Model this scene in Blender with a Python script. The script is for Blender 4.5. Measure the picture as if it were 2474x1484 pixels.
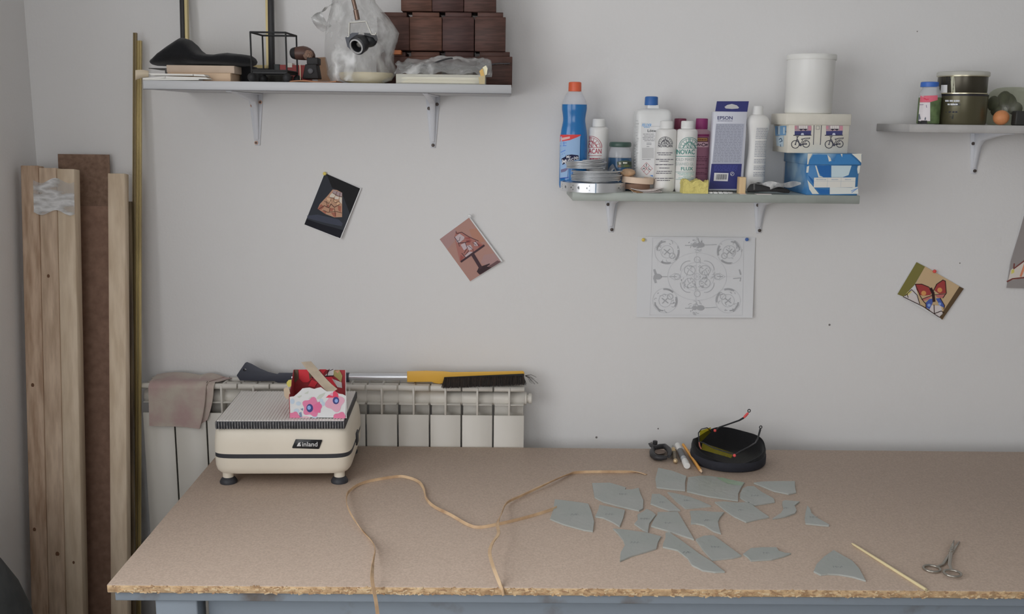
import bpy, bmesh, math, random
from mathutils import Vector, Matrix, noise
from mathutils.geometry import tessellate_polygon
random.seed(7)
for o in list(bpy.data.objects): bpy.data.objects.remove(o)
S = bpy.context.scene
COL = S.collection
PI = math.pi

# ---------------------------------------------------------------- camera
IW, IH, FPX = 2474, 1484, 2344.83
PITCH, ROLL, YAW = .192203, .0126785, .0122641
TZ = .76                       # table top height
CAM = Vector((0, -2.4399, TZ + .812725))
fw = Vector((math.sin(YAW)*math.cos(PITCH), math.cos(YAW)*math.cos(PITCH), -math.sin(PITCH)))
_r = Vector((math.cos(YAW), -math.sin(YAW), 0)); _u = _r.cross(fw)
rt = _r*math.cos(ROLL) + _u*math.sin(ROLL); up = -_r*math.sin(ROLL) + _u*math.cos(ROLL)
cd = bpy.data.cameras.new('camera'); cam = bpy.data.objects.new('camera', cd); COL.objects.link(cam)
cd.sensor_width = 36; cd.lens = FPX/IW*36; cd.clip_start = .05; cd.clip_end = 50
cam.matrix_world = Matrix(((rt.x, up.x, -fw.x, CAM.x), (rt.y, up.y, -fw.y, CAM.y), (rt.z, up.z, -fw.z, CAM.z), (0, 0, 0, 1)))
S.camera = cam

# ---------------------------------------------------------------- light and exposure
S.view_settings.view_transform = 'Standard'; S.view_settings.look = 'None'
S.view_settings.gamma = 1; S.view_settings.exposure = 0.06
S.view_settings.use_curve_mapping = False
S.cycles.max_bounces = 7
wd = bpy.data.worlds.new('sky'); S.world = wd; wd.use_nodes = True
wd.node_tree.nodes['Background'].inputs[0].default_value = (.75, .85, 1, 1)
wd.node_tree.nodes['Background'].inputs[1].default_value = 1.0
# room: x from XL to XR, y from YF (behind the camera) to 0, z from 0 to ZC
XL, XR, YF, ZC = -1.152, 4.2, -4.8, 2.75
WIN1 = (-3.6, -1.2, .95, 2.35)      # window in the left wall: y0, y1, z0, z1
WIN2 = (-1.0, .7, .9, 2.3)            # window in the wall behind the camera: x0, x1, z0, z1
def area(name, loc, rot, sx, sy, power, color):
    l = bpy.data.lights.new(name, 'AREA'); l.shape = 'RECTANGLE'; l.size = sx; l.size_y = sy; l.energy = power; l.color = color
    o = bpy.data.objects.new(name, l); o.location = loc; o.rotation_euler = rot; COL.objects.link(o); return o
area('window_left_offscreen', (XL-.16, (WIN1[0]+WIN1[1])/2, (WIN1[2]+WIN1[3])/2), (0, -PI/2, 0), WIN1[3]-WIN1[2], WIN1[1]-WIN1[0], 37, (1, .978, .955))
area('window_rear_offscreen', ((WIN2[0]+WIN2[1])/2, YF-.16, (WIN2[2]+WIN2[3])/2), (PI/2, 0, 0), WIN2[1]-WIN2[0], WIN2[3]-WIN2[2], 22, (1, .978, .955))

# ---------------------------------------------------------------- pixel -> world (point on a plane of known depth / height)
def _ray(px, py): return fw + rt*((px-IW/2)/FPX) - up*((py-IH/2)/FPX)
def W(px, py, Y):
    d = _ray(px, py); return CAM + d*((Y-CAM.y)/d.y)
def T(px, py, z=TZ):
    d = _ray(px, py); return CAM + d*((z-CAM.z)/d.z)

# ---------------------------------------------------------------- materials
def lin(c):
    c /= 255.; return c/12.92 if c <= .04045 else ((c+.055)/1.055)**2.4
GAIN = 1.75
def C(r, g, b, k=None):
    c = [lin(v)*(k or GAIN) for v in (r, g, b)]; y = .3*c[0]+.55*c[1]+.15*c[2]
    c = [y+(v-y)*.88 for v in c]; m = max(max(c)/.88, 1); return tuple(max(0, v/m) for v in c) + (1,)
_M = {}
def mat(name, col, rough=.6, metal=0, spec=.5, var=0, vscale=20, stretch=None, bump=0, bscale=200, trans=0, alpha=1, ior=1.45, col2=None, lo=.4, hi=.6, detail=4, sheen=0):
    if name in _M: return _M[name]
    m = bpy.data.materials.new(name); m.use_nodes = True; _M[name] = m
    nt = m.node_tree; b = nt.nodes['Principled BSDF']; L = nt.links.new
    b.inputs['Base Color'].default_value = col; b.inputs['Roughness'].default_value = rough; b.inputs['Metallic'].default_value = metal
    b.inputs['Specular IOR Level'].default_value = spec; b.inputs['Transmission Weight'].default_value = trans; b.inputs['IOR'].default_value = ior
    b.inputs['Alpha'].default_value = alpha; b.inputs['Sheen Weight'].default_value = sheen
    if var or bump or col2:
        tc = nt.nodes.new('ShaderNodeTexCoord'); mp = nt.nodes.new('ShaderNodeMapping'); L(tc.outputs['Object'], mp.inputs['Vector'])
        if stretch: mp.inputs['Scale'].default_value = stretch
    if var or col2:
        n = nt.nodes.new('ShaderNodeTexNoise'); n.inputs['Scale'].default_value = vscale; n.inputs['Detail'].default_value = detail
        L(mp.outputs['Vector'], n.inputs['Vector'])
        r = nt.nodes.new('ShaderNodeValToRGB'); L(n.outputs['Fac'], r.inputs['Fac'])
        c2 = col2 or tuple(max(0, c*(1-var)) for c in col[:3])+(1,)
        r.color_ramp.elements[0].position = lo; r.color_ramp.elements[1].position = hi
        r.color_ramp.elements[0].color = c2; r.color_ramp.elements[1].color = col
        L(r.outputs['Color'], b.inputs['Base Color'])
    if bump:
        n2 = nt.nodes.new('ShaderNodeTexNoise'); n2.inputs['Scale'].default_value = bscale; n2.inputs['Detail'].default_value = 3
        L(mp.outputs['Vector'], n2.inputs['Vector'])
        bp = nt.nodes.new('ShaderNodeBump'); bp.inputs['Strength'].default_value = bump; bp.inputs['Distance'].default_value = .002
        L(n2.outputs['Fac'], bp.inputs['Height']); L(bp.outputs['Normal'], b.inputs['Normal'])
    return m
def film(name, tint, op_lo, op_hi, scale=9, rough=.25, stretch=(1, 1, 1), body=(.82, .82, .82, 1)):
    """thin plastic film: clear sheet with whitish creases"""
    if name in _M: return _M[name]
    m = bpy.data.materials.new(name); m.use_nodes = True; _M[name] = m; nt = m.node_tree; L = nt.links.new; N = nt.nodes.new
    out = nt.nodes['Material Output']; b = nt.nodes['Principled BSDF']; b.inputs['Base Color'].default_value = body; b.inputs['Roughness'].default_value = rough; b.inputs['Specular IOR Level'].default_value = .8
    tr = N('ShaderNodeBsdfTransparent'); tr.inputs[0].default_value = tint; mx = N('ShaderNodeMixShader')
    tc = N('ShaderNodeTexCoord'); mp = N('ShaderNodeMapping'); mp.inputs['Scale'].default_value = stretch; L(tc.outputs['Object'], mp.inputs['Vector'])
    n = N('ShaderNodeTexNoise'); n.inputs['Scale'].default_value = scale; n.inputs['Detail'].default_value = 4; L(mp.outputs['Vector'], n.inputs['Vector'])
    s1 = N('ShaderNodeMath'); s1.operation = 'SUBTRACT'; s1.inputs[1].default_value = .5; L(n.outputs['Fac'], s1.inputs[0]); s2 = N('ShaderNodeMath'); s2.operation = 'ABSOLUTE'; L(s1.outputs[0], s2.inputs[0])
    r = N('ShaderNodeMapRange'); r.inputs['From Min'].default_value = .07; r.inputs['From Max'].default_value = .0; r.inputs['To Min'].default_value = op_lo; r.inputs['To Max'].default_value = op_hi; L(s2.outputs[0], r.inputs['Value'])
    bp = N('ShaderNodeBump'); bp.inputs['Strength'].default_value = .6; bp.inputs['Distance'].default_value = .006; L(n.outputs['Fac'], bp.inputs['Height']); L(bp.outputs['Normal'], b.inputs['Normal'])
    L(r.outputs['Result'], mx.inputs[0]); L(tr.outputs[0], mx.inputs[1]); L(b.outputs[0], mx.inputs[2]); L(mx.outputs[0], out.inputs[0]); return m
def ink(r, g, b): return mat('ink_%d_%d_%d' % (r, g, b), C(r, g, b), .65, spec=.25)

# ---------------------------------------------------------------- mesh building
class MB:
    def __init__(s): s.v = []; s.f = []; s.m = []
    def add(s, vs, fs, mi=0):
        o = len(s.v); s.v += [Vector(x) for x in vs]; s.f += [tuple(i+o for i in f) for f in fs]; s.m += [mi]*len(fs); return s
    def box(s, x0, x1, y0, y1, z0, z1, M=None, mi=0):
        vs = [Vector((x, y, z)) for z in (z0, z1) for y in (y0, y1) for x in (x0, x1)]
        if M: vs = [M @ v for v in vs]
        return s.add(vs, [(0, 2, 3, 1), (4, 5, 7, 6), (0, 1, 5, 4), (2, 6, 7, 3), (0, 4, 6, 2), (1, 3, 7, 5)], mi)
    def hexa(s, bot, top, mi=0):
        return s.add(list(bot)+list(top), [(3, 2, 1, 0), (4, 5, 6, 7), (0, 1, 5, 4), (1, 2, 6, 5), (2, 3, 7, 6), (3, 0, 4, 7)], mi)
    def loft(s, rings, cap=True, close=True, mi=0):
        n = len(rings[0]); vs = [p for r in rings for p in r]; fs = []
        for i in range(len(rings)-1):
            for j in range(n if close else n-1):
                k = (j+1) % n; fs.append((i*n+j, i*n+k, (i+1)*n+k, (i+1)*n+j))
        if cap: fs.append(tuple(range(n))[::-1]); fs.append(tuple((len(rings)-1)*n+j for j in range(n)))
        return s.add(vs, fs, mi)
    def lathe(s, prof, n=32, c=(0, 0, 0), M=None, sx=1, sy=1, mi=0, p=2., cap=True, loop=False):
        if loop: prof = list(prof)+[prof[0]]; cap = False
        c = Vector(c); rings = []
        for r, z in prof:
            r = max(r, 1e-5); ring = []
            for j in range(n):
                a = 2*PI*j/n; ca, sa = math.cos(a), math.sin(a)
                ca = math.copysign(abs(ca)**(2/p), ca); sa = math.copysign(abs(sa)**(2/p), sa)
                v = Vector((r*ca*sx, r*sa*sy, z)); v = (M @ v) if M else v; ring.append(v+c)
            rings.append(ring)
        return s.loft(rings, cap=cap, mi=mi)
    def tube(s, path, r, n=8, mi=0, cap=True, flat=1.):
        P = [Vector(p) for p in path]; rs = r if isinstance(r, (list, tuple)) else [r]*len(P); rings = []; nrm = None
        for i, p in enumerate(P):
            t = (P[min(i+1, len(P)-1)]-P[max(i-1, 0)]).normalized()
            if nrm is None:
                a = Vector((0, 0, 1)) if abs(t.z) < .9 else Vector((1, 0, 0)); nrm = (a - t*a.dot(t)).normalized()
            else: nrm = (nrm - t*nrm.dot(t)).normalized()
            b = t.cross(nrm)
            rings.append([p + (nrm*math.cos(2*PI*j/n)*flat + b*math.sin(2*PI*j/n))*rs[i] for j in range(n)])
        return s.loft(rings, cap=cap, mi=mi)
    def prism(s, poly, fa, fb, mi=0):
        n = len(poly); A = [Vector(fa(*p)) for p in poly]; B = [Vector(fb(*p)) for p in poly]
        tris = tessellate_polygon([[Vector((p[0], p[1], 0)) for p in poly]])
        fs = [tuple(t) for t in tris] + [tuple(i+n for i in t)[::-1] for t in tris] + [(i, (i+1) % n, (i+1) % n+n, i+n) for i in range(n)]
        return s.add(A+B, fs, mi)
    def ball(s, c, r, n=16, sx=1, sy=1, sz=1, mi=0, M=None):
        prof = [(r*math.sin(PI*i/(n//2)), -r*math.cos(PI*i/(n//2))*sz) for i in range(n//2+1)]
        return s.lathe(prof, n, c, M=M, sx=sx, sy=sy, mi=mi)
    def sheet(s, fn, nu, nv, t=.0004, mi=0):
        """thin two-sided sheet: fn(u, v, off) -> point"""
        A = [[Vector(fn(i/nu, j/nv, 0)) for i in range(nu+1)] for j in range(nv+1)]
        B = [[Vector(fn(i/nu, j/nv, -t)) for i in range(nu+1)] for j in range(nv+1)]
        n = nu+1; vs = [p for r in A for p in r]+[p for r in B for p in r]; o = n*(nv+1); fs = []
        for j in range(nv):
            for i in range(nu):
                q = (j*n+i, j*n+i+1, (j+1)*n+i+1, (j+1)*n+i); fs.append(q); fs.append(tuple(k+o for k in q[::-1]))
        for i in range(nu):
            fs.append((i+1, i, i+o, i+1+o)); k = nv*n+i; fs.append((k, k+1, k+1+o, k+o))
        for j in range(nv):
            k = j*n; fs.append((k, k+n, k+n+o, k+o)); k = j*n+nu; fs.append((k+n, k, k+o, k+n+o))
        return s.add(vs, fs, mi)
    def xf(s, M): s.v = [M @ v for v in s.v]; return s
ORG = {}
def link(o): COL.objects.link(o); return o
def thing(name, label, cat, loc=(0, 0, 0), group=None, kind=None):
    o = link(bpy.data.objects.new(name, None)); o.empty_display_size = .05; o.location = loc; ORG[o] = Vector(loc)
    return tag(o, label, cat, group, kind)
def tag(o, label=None, cat=None, group=None, kind=None):
    if label: o['label'] = label
    if cat: o['category'] = cat
    if group: o['group'] = group
    if kind: o['kind'] = kind
    return o
def build(name, mb, mats, parent=None, smooth=None, bevel=0, seg=2, origin=None, label=None):
    """one mesh object from the builder; vertices come in world space"""
    org = ORG[parent] if parent else Vector(origin) if origin else Vector((0, 0, 0))
    me = bpy.data.meshes.new(name); bm = bmesh.new()
    vs = [bm.verts.new(v-org) for v in mb.v]
    for f, mi in zip(mb.f, mb.m):
        try:
            fc = bm.faces.new([vs[i] for i in f]); fc.material_index = mi
        except ValueError: pass
    bmesh.ops.remove_doubles(bm, verts=bm.verts, dist=1e-6)
    bmesh.ops.recalc_face_normals(bm, faces=bm.faces)
    if bevel:
        es = [e for e in bm.edges if e.is_manifold and e.calc_face_angle(0) > .5]
        bmesh.ops.bevel(bm, geom=es, offset=bevel, segments=seg, affect='EDGES', profile=.5, clamp_overlap=True)
    bm.to_mesh(me); bm.free()
    for m in (mats if isinstance(mats, (list, tuple)) else [mats]): me.materials.append(m)
    if smooth is None: smooth = 40 if not bevel else 50
    if smooth:
        me.polygons.foreach_set('use_smooth', [True]*len(me.polygons)); me.set_sharp_from_angle(angle=math.radians(smooth))
    o = link(bpy.data.objects.new(name, me)); ORG[o] = org
    if parent: o.parent = parent
    else: o.location = org
    if label: o['label'] = label
    return o
def cut(o, mb):
    """real openings: subtract the builder's solids (world space) from a mesh object"""
    me = bpy.data.meshes.new('cutter'); bm = bmesh.new(); org = ORG[o]; vs = [bm.verts.new(v-org) for v in mb.v]
    for f in mb.f: bm.faces.new([vs[i] for i in f])
    bmesh.ops.recalc_face_normals(bm, faces=bm.faces); bm.to_mesh(me); bm.free()
    c = link(bpy.data.objects.new('cutter', me)); par = o.parent; o.parent = None; loc = o.location.copy(); o.location = (0, 0, 0)
    md = o.modifiers.new('cut', 'BOOLEAN'); md.operation = 'DIFFERENCE'; md.solver = 'EXACT'; md.object = c
    dg = bpy.context.evaluated_depsgraph_get(); dg.update(); new = bpy.data.meshes.new_from_object(o.evaluated_get(dg)); nm = o.data.name
    o.modifiers.clear(); old = o.data; o.data = new; bpy.data.objects.remove(c); bpy.data.meshes.remove(me); bpy.data.meshes.remove(old); new.name = nm
    o.parent = par; o.location = loc; return o
def rotz(a, c=(0, 0, 0)): return Matrix.Translation(Vector(c)) @ Matrix.Rotation(a, 4, 'Z')
def rot_about(p, axis, a): return Matrix.Translation(Vector(p)) @ Matrix.Rotation(a, 4, axis) @ Matrix.Translation(-Vector(p))

# ---------------------------------------------------------------- flat print on surfaces
def _split(tris, maxe):
    out = []; st = list(tris)
    while st:
        a, b, c = st.pop(); L = [((a[0]-b[0])**2+(a[1]-b[1])**2, 0), ((b[0]-c[0])**2+(b[1]-c[1])**2, 1), ((c[0]-a[0])**2+(c[1]-a[1])**2, 2)]
        m = max(L)
        if m[0] <= maxe*maxe: out.append((a, b, c)); continue
        if m[1] == 1: a, b, c = b, c, a
        elif m[1] == 2: a, b, c = c, a, b
        d = ((a[0]+b[0])/2, (a[1]+b[1])/2); st += [(a, d, c), (d, b, c)]
    return out
def tri(poly):
    if len(poly) == 3: return [tuple(poly)]
    return [tuple(poly[i] for i in t) for t in tessellate_polygon([[Vector((p[0], p[1], 0)) for p in poly]])]
def decal(name, items, mp, parent, off=.0004, maxe=None, step=.00025, label=None):
    """items: (material, [polygons in map units], layer)"""
    mb = MB(); mats = []
    for it in items:
        m, polys = it[0], it[1]; ly = it[2] if len(it) > 2 else 0
        if m not in mats: mats.append(m)
        for p in polys:
            ts = tri(p)
            if maxe: ts = _split(ts, maxe)
            for t in ts: mb.add([mp(x, y, off+ly*step) for x, y in t], [(0, 1, 2)], mats.index(m))
    org = ORG[parent]; me = bpy.data.meshes.new(name)
    me.from_pydata([v-org for v in mb.v], [], mb.f); me.polygons.foreach_set('material_index', mb.m)
    for m in mats: me.materials.append(m)
    bm = bmesh.new(); bm.from_mesh(me); bmesh.ops.remove_doubles(bm, verts=bm.verts, dist=1e-6); bm.to_mesh(me); bm.free()
    o = link(bpy.data.objects.new(name, me)); ORG[o] = org; o.parent = parent
    if label: o['label'] = label
    return o
def rect(x0, y0, x1, y1): return [(x0, y0), (x1, y0), (x1, y1), (x0, y1)]
def disc(cx, cy, r, n=20, ry=None, a0=0): return [(cx+r*math.cos(2*PI*i/n+a0), cy+(ry or r)*math.sin(2*PI*i/n+a0)) for i in range(n)]
def line(pts, w):
    out = []
    for a, b in zip(pts, pts[1:]):
        dx, dy = b[0]-a[0], b[1]-a[1]; L = math.hypot(dx, dy) or 1; nx, ny = -dy/L*w/2, dx/L*w/2; ex, ey = dx/L*w*.25, dy/L*w*.25
        out.append([(a[0]+nx-ex, a[1]+ny-ey), (b[0]+nx+ex, b[1]+ny+ey), (b[0]-nx+ex, b[1]-ny+ey), (a[0]-nx-ex, a[1]-ny-ey)])
    return out
def arc(cx, cy, r, a0, a1, w, n=16, ry=None): return line([(cx+r*math.cos(a0+(a1-a0)*i/n), cy+(ry or r)*math.sin(a0+(a1-a0)*i/n)) for i in range(n+1)], w)
def ring(cx, cy, r, w, n=24, ry=None): return arc(cx, cy, r, 0, 2*PI, w, n, ry)
def dashes(x0, x1, y, h, k=7, rnd=random.Random(3)):
    """a line of print too small to read"""
    out = []; x = x0
    while x < x1-.5:
        w = rnd.uniform(.4, 1.6)*(x1-x0)/k; e = min(x1, x+w); out.append(rect(x, y-h/2*rnd.uniform(.7, 1), e, y+h/2)); x = e+(x1-x0)*.03
    return out
_T = {}
def text(s, x0, y0, x1, y1, bold=0., shear=0., flip=True):
    """letters filling the box (y grows downwards)"""
    k = (s, bold)
    if k not in _T:
        cu = bpy.data.curves.new('t', 'FONT'); cu.body = s; cu.size = 1; cu.offset = bold; cu.resolution_u = 3
        ob = link(bpy.data.objects.new('t', cu)); dg = bpy.context.evaluated_depsgraph_get(); dg.update()
        ev = ob.evaluated_get(dg); me = ev.to_mesh(); me.calc_loop_triangles()
        vs = [(v.co.x, v.co.y) for v in me.vertices]
        _T[k] = [[vs[i] for i in t.vertices] for t in me.loop_triangles]
        ev.to_mesh_clear(); bpy.data.objects.remove(ob); bpy.data.curves.remove(cu)
    ts = _T[k]; xs = [p[0] for t in ts for p in t]; ys = [p[1] for t in ts for p in t]
    ax, bx, ay, by = min(xs), max(xs), min(ys), max(ys); out = []
    for t in ts:
        q = []
        for x, y in t:
            u = (x-ax)/(bx-ax); v = (y-ay)/(by-ay); q.append((x0+(x1-x0)*u+shear*(v-.5), y1+(y0-y1)*v))
        out.append(q)
    return out
def zoomer(ox, oy, s): return lambda polys: [[(ox+x/s, oy+y/s) for x, y in p] for p in polys]
def pl(Y): return lambda x, y, o: W(x, y, Y) + Vector((0, -o, 0))
def cyl(cx, cy, rx, ry=None):
    """print wrapped on an upright round body; map units are photo pixels"""
    ry = ry or rx
    def f(x, y, o):
        p = W(x, y, cy-ry); s = max(-.97, min(.97, (p.x-cx)/rx)); a = math.asin(s); Y = cy-ry*math.cos(a)
        q = W(x, y, Y); s = max(-.985, min(.985, (q.x-cx)/rx)); a = math.asin(s)
        return Vector((cx+(rx+o)*math.sin(a), cy-(ry+o)*math.cos(a), W(x, y, cy-ry*math.cos(a)).z))
    return f
# ================================================================ the room
M_wall = mat('wall_paint', C(185, 184, 183, 1.85), .9, spec=.2, bump=.25, bscale=160)
M_ceil = mat('ceiling_paint', (.82, .82, .81, 1), .9, spec=.2)
M_floor = mat('floor_tile', C(90, 84, 78), .5, var=.2, vscale=6)
M_frame = mat('window_white', (.8, .8, .8, 1), .4)
M_pane = mat('window_glass', (.95, .98, 1, 1), .02, alpha=.08)
def struct(name, mb, m, parent=None, **k):
    o = build(name, mb, m, parent, **k)
    if not parent: o['kind'] = 'structure'
    return o
struct('floor', MB().box(XL-.2, XR+.2, YF-.2, .2, -.1, 0), M_floor)
struct('ceiling', MB().box(XL-.2, XR+.2, YF-.2, .2, ZC, ZC+.1), M_ceil)
wall_back = struct('wall_back', MB().box(XL-.2, XR+.2, 0, .2, 0, ZC), M_wall)
struct('wall_right', MB().box(XR, XR+.2, YF, 0, 0, ZC), M_wall)
y0, y1, z0, z1 = WIN1
struct('wall_left', MB().box(XL-.2, XL, YF, y0, 0, ZC).box(XL-.2, XL, y1, 0, 0, ZC).box(XL-.2, XL, y0, y1, 0, z0).box(XL-.2, XL, y0, y1, z1, ZC), M_wall)
x0, x1, z2, z3 = WIN2
struct('wall_front', MB().box(XL-.2, x0, YF-.2, YF, 0, ZC).box(x1, XR+.2, YF-.2, YF, 0, ZC).box(x0, x1, YF-.2, YF, 0, z2).box(x0, x1, YF-.2, YF, z3, ZC), M_wall)
def window(name, a0, a1, b0, b1, fn):
    """fn(a, depth, z) -> point"""
    def bx(mb, p0, p1, q0, q1, d0, d1):
        c = [fn(p, d, q) for q in (q0, q1) for d in (d0, d1) for p in (p0, p1)]
        mb.add(c, [(0, 2, 3, 1), (4, 5, 7, 6), (0, 1, 5, 4), (2, 6, 7, 3), (0, 4, 6, 2), (1, 3, 7, 5)]); return mb
    f = MB(); m = (a0+a1)/2
    for q in ((a0, a0+.05, b0, b1), (a1-.05, a1, b0, b1), (a0, a1, b0, b0+.05), (a0, a1, b1-.05, b1), (m-.03, m+.03, b0, b1)): bx(f, *q, .06, .11)
    o = struct(name, f, M_frame)
    for s, e in ((a0+.05, m-.03), (m+.03, a1-.05)): build('pane', bx(MB(), s, e, b0+.05, b1-.05, .08, .084), M_pane, o)
    build('window_sill', bx(MB(), a0, a1, b0-.0, b0+.02, -.03, .06), M_frame, o)
window('window_1', y0, y1, z0, z1, lambda a, d, z: Vector((XL-d, a, z)))
window('window_2', x0, x1, z2, z3, lambda a, d, z: Vector((a, YF-d, z)))
# small marks on the wall
for px, py, r in ((2004, 785, .0028), (1441, 1057, .003), (2319, 636, .0016), (2216, 76, .0014), (2000, 300, .001), (1590, 1036, .002)):
    c = W(px, py, 0); build('nail_hole', MB().lathe([(r, 0), (r*.9, .0008), (r*.4, .0012)], 10, c, M=Matrix.Rotation(PI/2, 3, 'X')), ink(105, 100, 98), wall_back)

# ================================================================ work table
M_top = mat('chipboard_face', C(170, 152, 137), .62, spec=.35, col2=C(150, 132, 117), vscale=260, lo=.25, hi=.75, bump=.15, bscale=400)
M_edge = mat('chipboard_edge', C(186, 158, 118), .9, col2=C(148, 116, 82), vscale=110, stretch=(.5, 1, 1), lo=.3, hi=.62, bump=1, bscale=120)
M_steel = mat('grey_painted_steel', C(122, 132, 142), .55, col2=C(95, 84, 74), vscale=9, lo=.25, hi=.4, detail=8)
TX0, TX1, TY0, TY1 = -.686, 1.62, -.854, -.112
tb = thing('work_table', 'long chipboard-topped workbench on a grey painted steel frame', 'table', ((TX0+TX1)/2, (TY0+TY1)/2, 0))
e = .0012
top = MB().box(TX0, TX1, TY0, TY1, TZ-.016, TZ)
o = build('table_top', top, [M_top, M_edge], tb, bevel=.0015, seg=1)
for p in o.data.polygons: p.material_index = 0 if abs(p.normal.z) > .5 else 1
# torn chips along the raw front edge
ch = MB(); rnd = random.Random(5)
for i in range(900):
    x = rnd.uniform(TX0+.01, 1.0); z = TZ-.016+rnd.uniform(.001, .014); l = rnd.uniform(.001, .005); h = rnd.uniform(.0005, .0014); d = rnd.uniform(.0004, .0013)
    M = Matrix.Translation((x, TY0, z)) @ Matrix.Rotation(rnd.uniform(-.5, .5), 4, 'Y')
    ch.box(-l, l, -d, .001, -h, h, M, mi=rnd.choice((0, 0, 1, 2)))
c_ = build('edge_chips', ch, [M_edge, mat('chip_pale', C(202, 178, 140), .9), mat('chip_dark', C(150, 118, 86), .9)], tb, smooth=0); c_['kind'] = 'stuff'
RZ = TZ-.016
build('front_rail', MB().box(TX0+.008, TX1-.01, TY0+.012, TY0+.052, RZ-.021, RZ), M_steel, tb, bevel=.002)
build('back_rail', MB().box(TX0+.01, TX1-.01, TY1-.05, TY1-.01, RZ-.021, RZ), M_steel, tb, bevel=.002)
build('side_rail', MB().box(TX0+.01, TX0+.05, TY0+.052, TY1-.05, RZ-.021, RZ), M_steel, tb, bevel=.002)
build('side_rail', MB().box(TX1-.05, TX1-.01, TY0+.052, TY1-.05, RZ-.021, RZ), M_steel, tb, bevel=.002)
build('front_apron', MB().box(TX0+.16, TX1-.12, TY0+.05, TY0+.07, RZ-.11, RZ-.021), M_steel, tb, bevel=.002)
for lx in (TX0+.075, TX1-.12):
    for ly in (TY0+.02, TY1-.09): build('leg', MB().box(lx, lx+.075, ly, ly+.05, 0, RZ-.02), M_steel, tb, bevel=.003)

# ================================================================ radiator
M_rad = mat('radiator_enamel', C(174, 170, 162), .38)
RX1 = W(1268, 1010, -.1).x; RP = .0797; NS = 12
def zr(py, Y=-.1): return W(1230, py, Y).z
ZP, ZSH, ZTUBE, ZTOP = zr(1004), zr(980), zr(965, -.075), zr(936)
rd = thing('radiator', 'cream aluminium sectional radiator on the wall behind the workbench', 'radiator', (RX1-RP*NS/2, -.06, .12))
sec_src = None
for k in range(NS):
    x1 = RX1-RP*k-.002; x0 = x1-RP+.004; xm = (x0+x1)/2
    s = MB()
    s.box(x0, x1, -.103, -.098, .14, ZP)                      # front plate
    s.box(x0+.01, x1-.01, -.098, -.03, .14, ZP-.03)              # core
    s.box(xm-.0025, xm+.0025, -.103, -.02, ZP-.001, ZTOP-.002)    # centre fin
    s.box(x0+.001, x1-.001, -.1, -.045, ZSH-.0012, ZSH+.0012)    # ledge
    s.box(x0+.001, x1-.001, -.062, -.058, ZP-.04, ZSH)         # web behind the recess
    s.tube([(x0-.002, -.067, ZTUBE), (x1+.002, -.067, ZTUBE)], .0175, 20)
    s.tube([(x0, -.094, ZTOP-.006), (x1, -.094, ZTOP-.006)], .0075, 10, flat=1.)
    s.box(x0, x1, -.03, -.02, ZTOP-.02, ZTOP-.002)              # rear bar
    s.box(x0, x1, -.062, -.056, ZTUBE, ZTOP-.004)
    build('section', s, M_rad, rd, bevel=.0008, seg=1)
pg = W(1281, 962, -.075)
M90 = Matrix.Rotation(PI/2, 3, 'Y')
build('end_plug', MB().lathe([(.0165, 0), (.0165, .008), (.011, .009), (.011, .013), (.0135, .0135), (.0135, .0205), (.011, .0225)], 18, (RX1-.004, -.067, ZTUBE), M=M90), M_rad, rd)
for bx in (RX1-.2, RX1-.75): build('wall_bracket', MB().box(bx, bx+.025, -.04, -.0005, ZP-.09, ZP-.05), M_rad, rd)
# ================================================================ timber and rods leaning in the corner
def wood(name, c, c2, sc=30, st=(6, 6, .35)): return mat(name, c, .62, col2=c2, vscale=sc, stretch=st, lo=.35, hi=.65, detail=5, bump=.1, bscale=60)
M_pine = wood('pine', C(182, 160, 136), C(156, 132, 108), 9, (8, 8, .45))
M_pine2 = wood('pine_pale', C(190, 172, 148), C(174, 154, 128), 8, (8, 8, .4))
M_pine3 = wood('pine_pink', C(174, 150, 126), C(146, 118, 94), 10, (9, 9, .5))
M_hard = mat('hardboard', C(122, 96, 78), .7, col2=C(98, 74, 58), vscale=90, lo=.3, hi=.7)
M_hard2 = mat('hardboard_reddish', C(132, 102, 84), .7, col2=C(112, 84, 68), vscale=60, lo=.3, hi=.7)
M_knot = ink(96, 66, 46)
def lean(x0, x1, ztop, ytop, ybot, t, xs=0, mb=None):
    """board standing on the floor, front face from (y=ybot, z=0) to (y=ytop, z=ztop); xs = sideways shift at the floor"""
    mb = mb or MB(); n = Vector((0, ztop, ybot-ytop)).normalized()*t      # towards the wall
    b0 = [Vector((x0+xs, ybot, 0)), Vector((x1+xs, ybot, 0)), Vector((x1+xs, ybot+n.y, 0)), Vector((x0+xs, ybot+n.y, 0))]
    b1 = [Vector((x0, ytop, ztop)), Vector((x1, ytop, ztop)), Vector((x1, ytop, ztop))+n, Vector((x0, ytop, ztop))+n]
    return mb.hexa(b0, b1)
bd = thing('taped_board_bundle', 'three pale pine boards bound together with clear tape, standing in the corner', 'boards', (-1.07, -.27, 0))
xs = [-1.1345, -1.0925, -1.0505, -1.0085]
for i, (m, zt) in enumerate(((M_pine3, 1.449), (M_pine, 1.444), (M_pine2, 1.442))):
    pk = build('board', lean(xs[i]+.0006, xs[i+1]-.0006, zt, -.12, -.297, .032), m, bd, bevel=.0012, seg=1)
    for q in ((0, .93, .004), (1, .52, .005), (1, .33, .007), (1, .28, .004), (2, .5, .003), (0, .58, .004), (1, 1.19, .0035), (1, .24, .005)):
        if q[0] == i:
            z = q[1]; y = -.297+(.297-.12)*z/zt; x = xs[i]+.021+random.uniform(-.012, .012)
            build('knot', MB().lathe([(q[2], 0), (q[2]*.8, .0006)], 12, (x, y+.0002, z), M=Matrix.Rotation(PI/2, 3, 'X'), sy=1.5), M_knot, pk)
M_tape = film('clear_tape', (.97, .97, .97, 1), .22, 1.0, 11, .2, (.6, .6, 1.8), (.9, .9, .9, 1))
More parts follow.
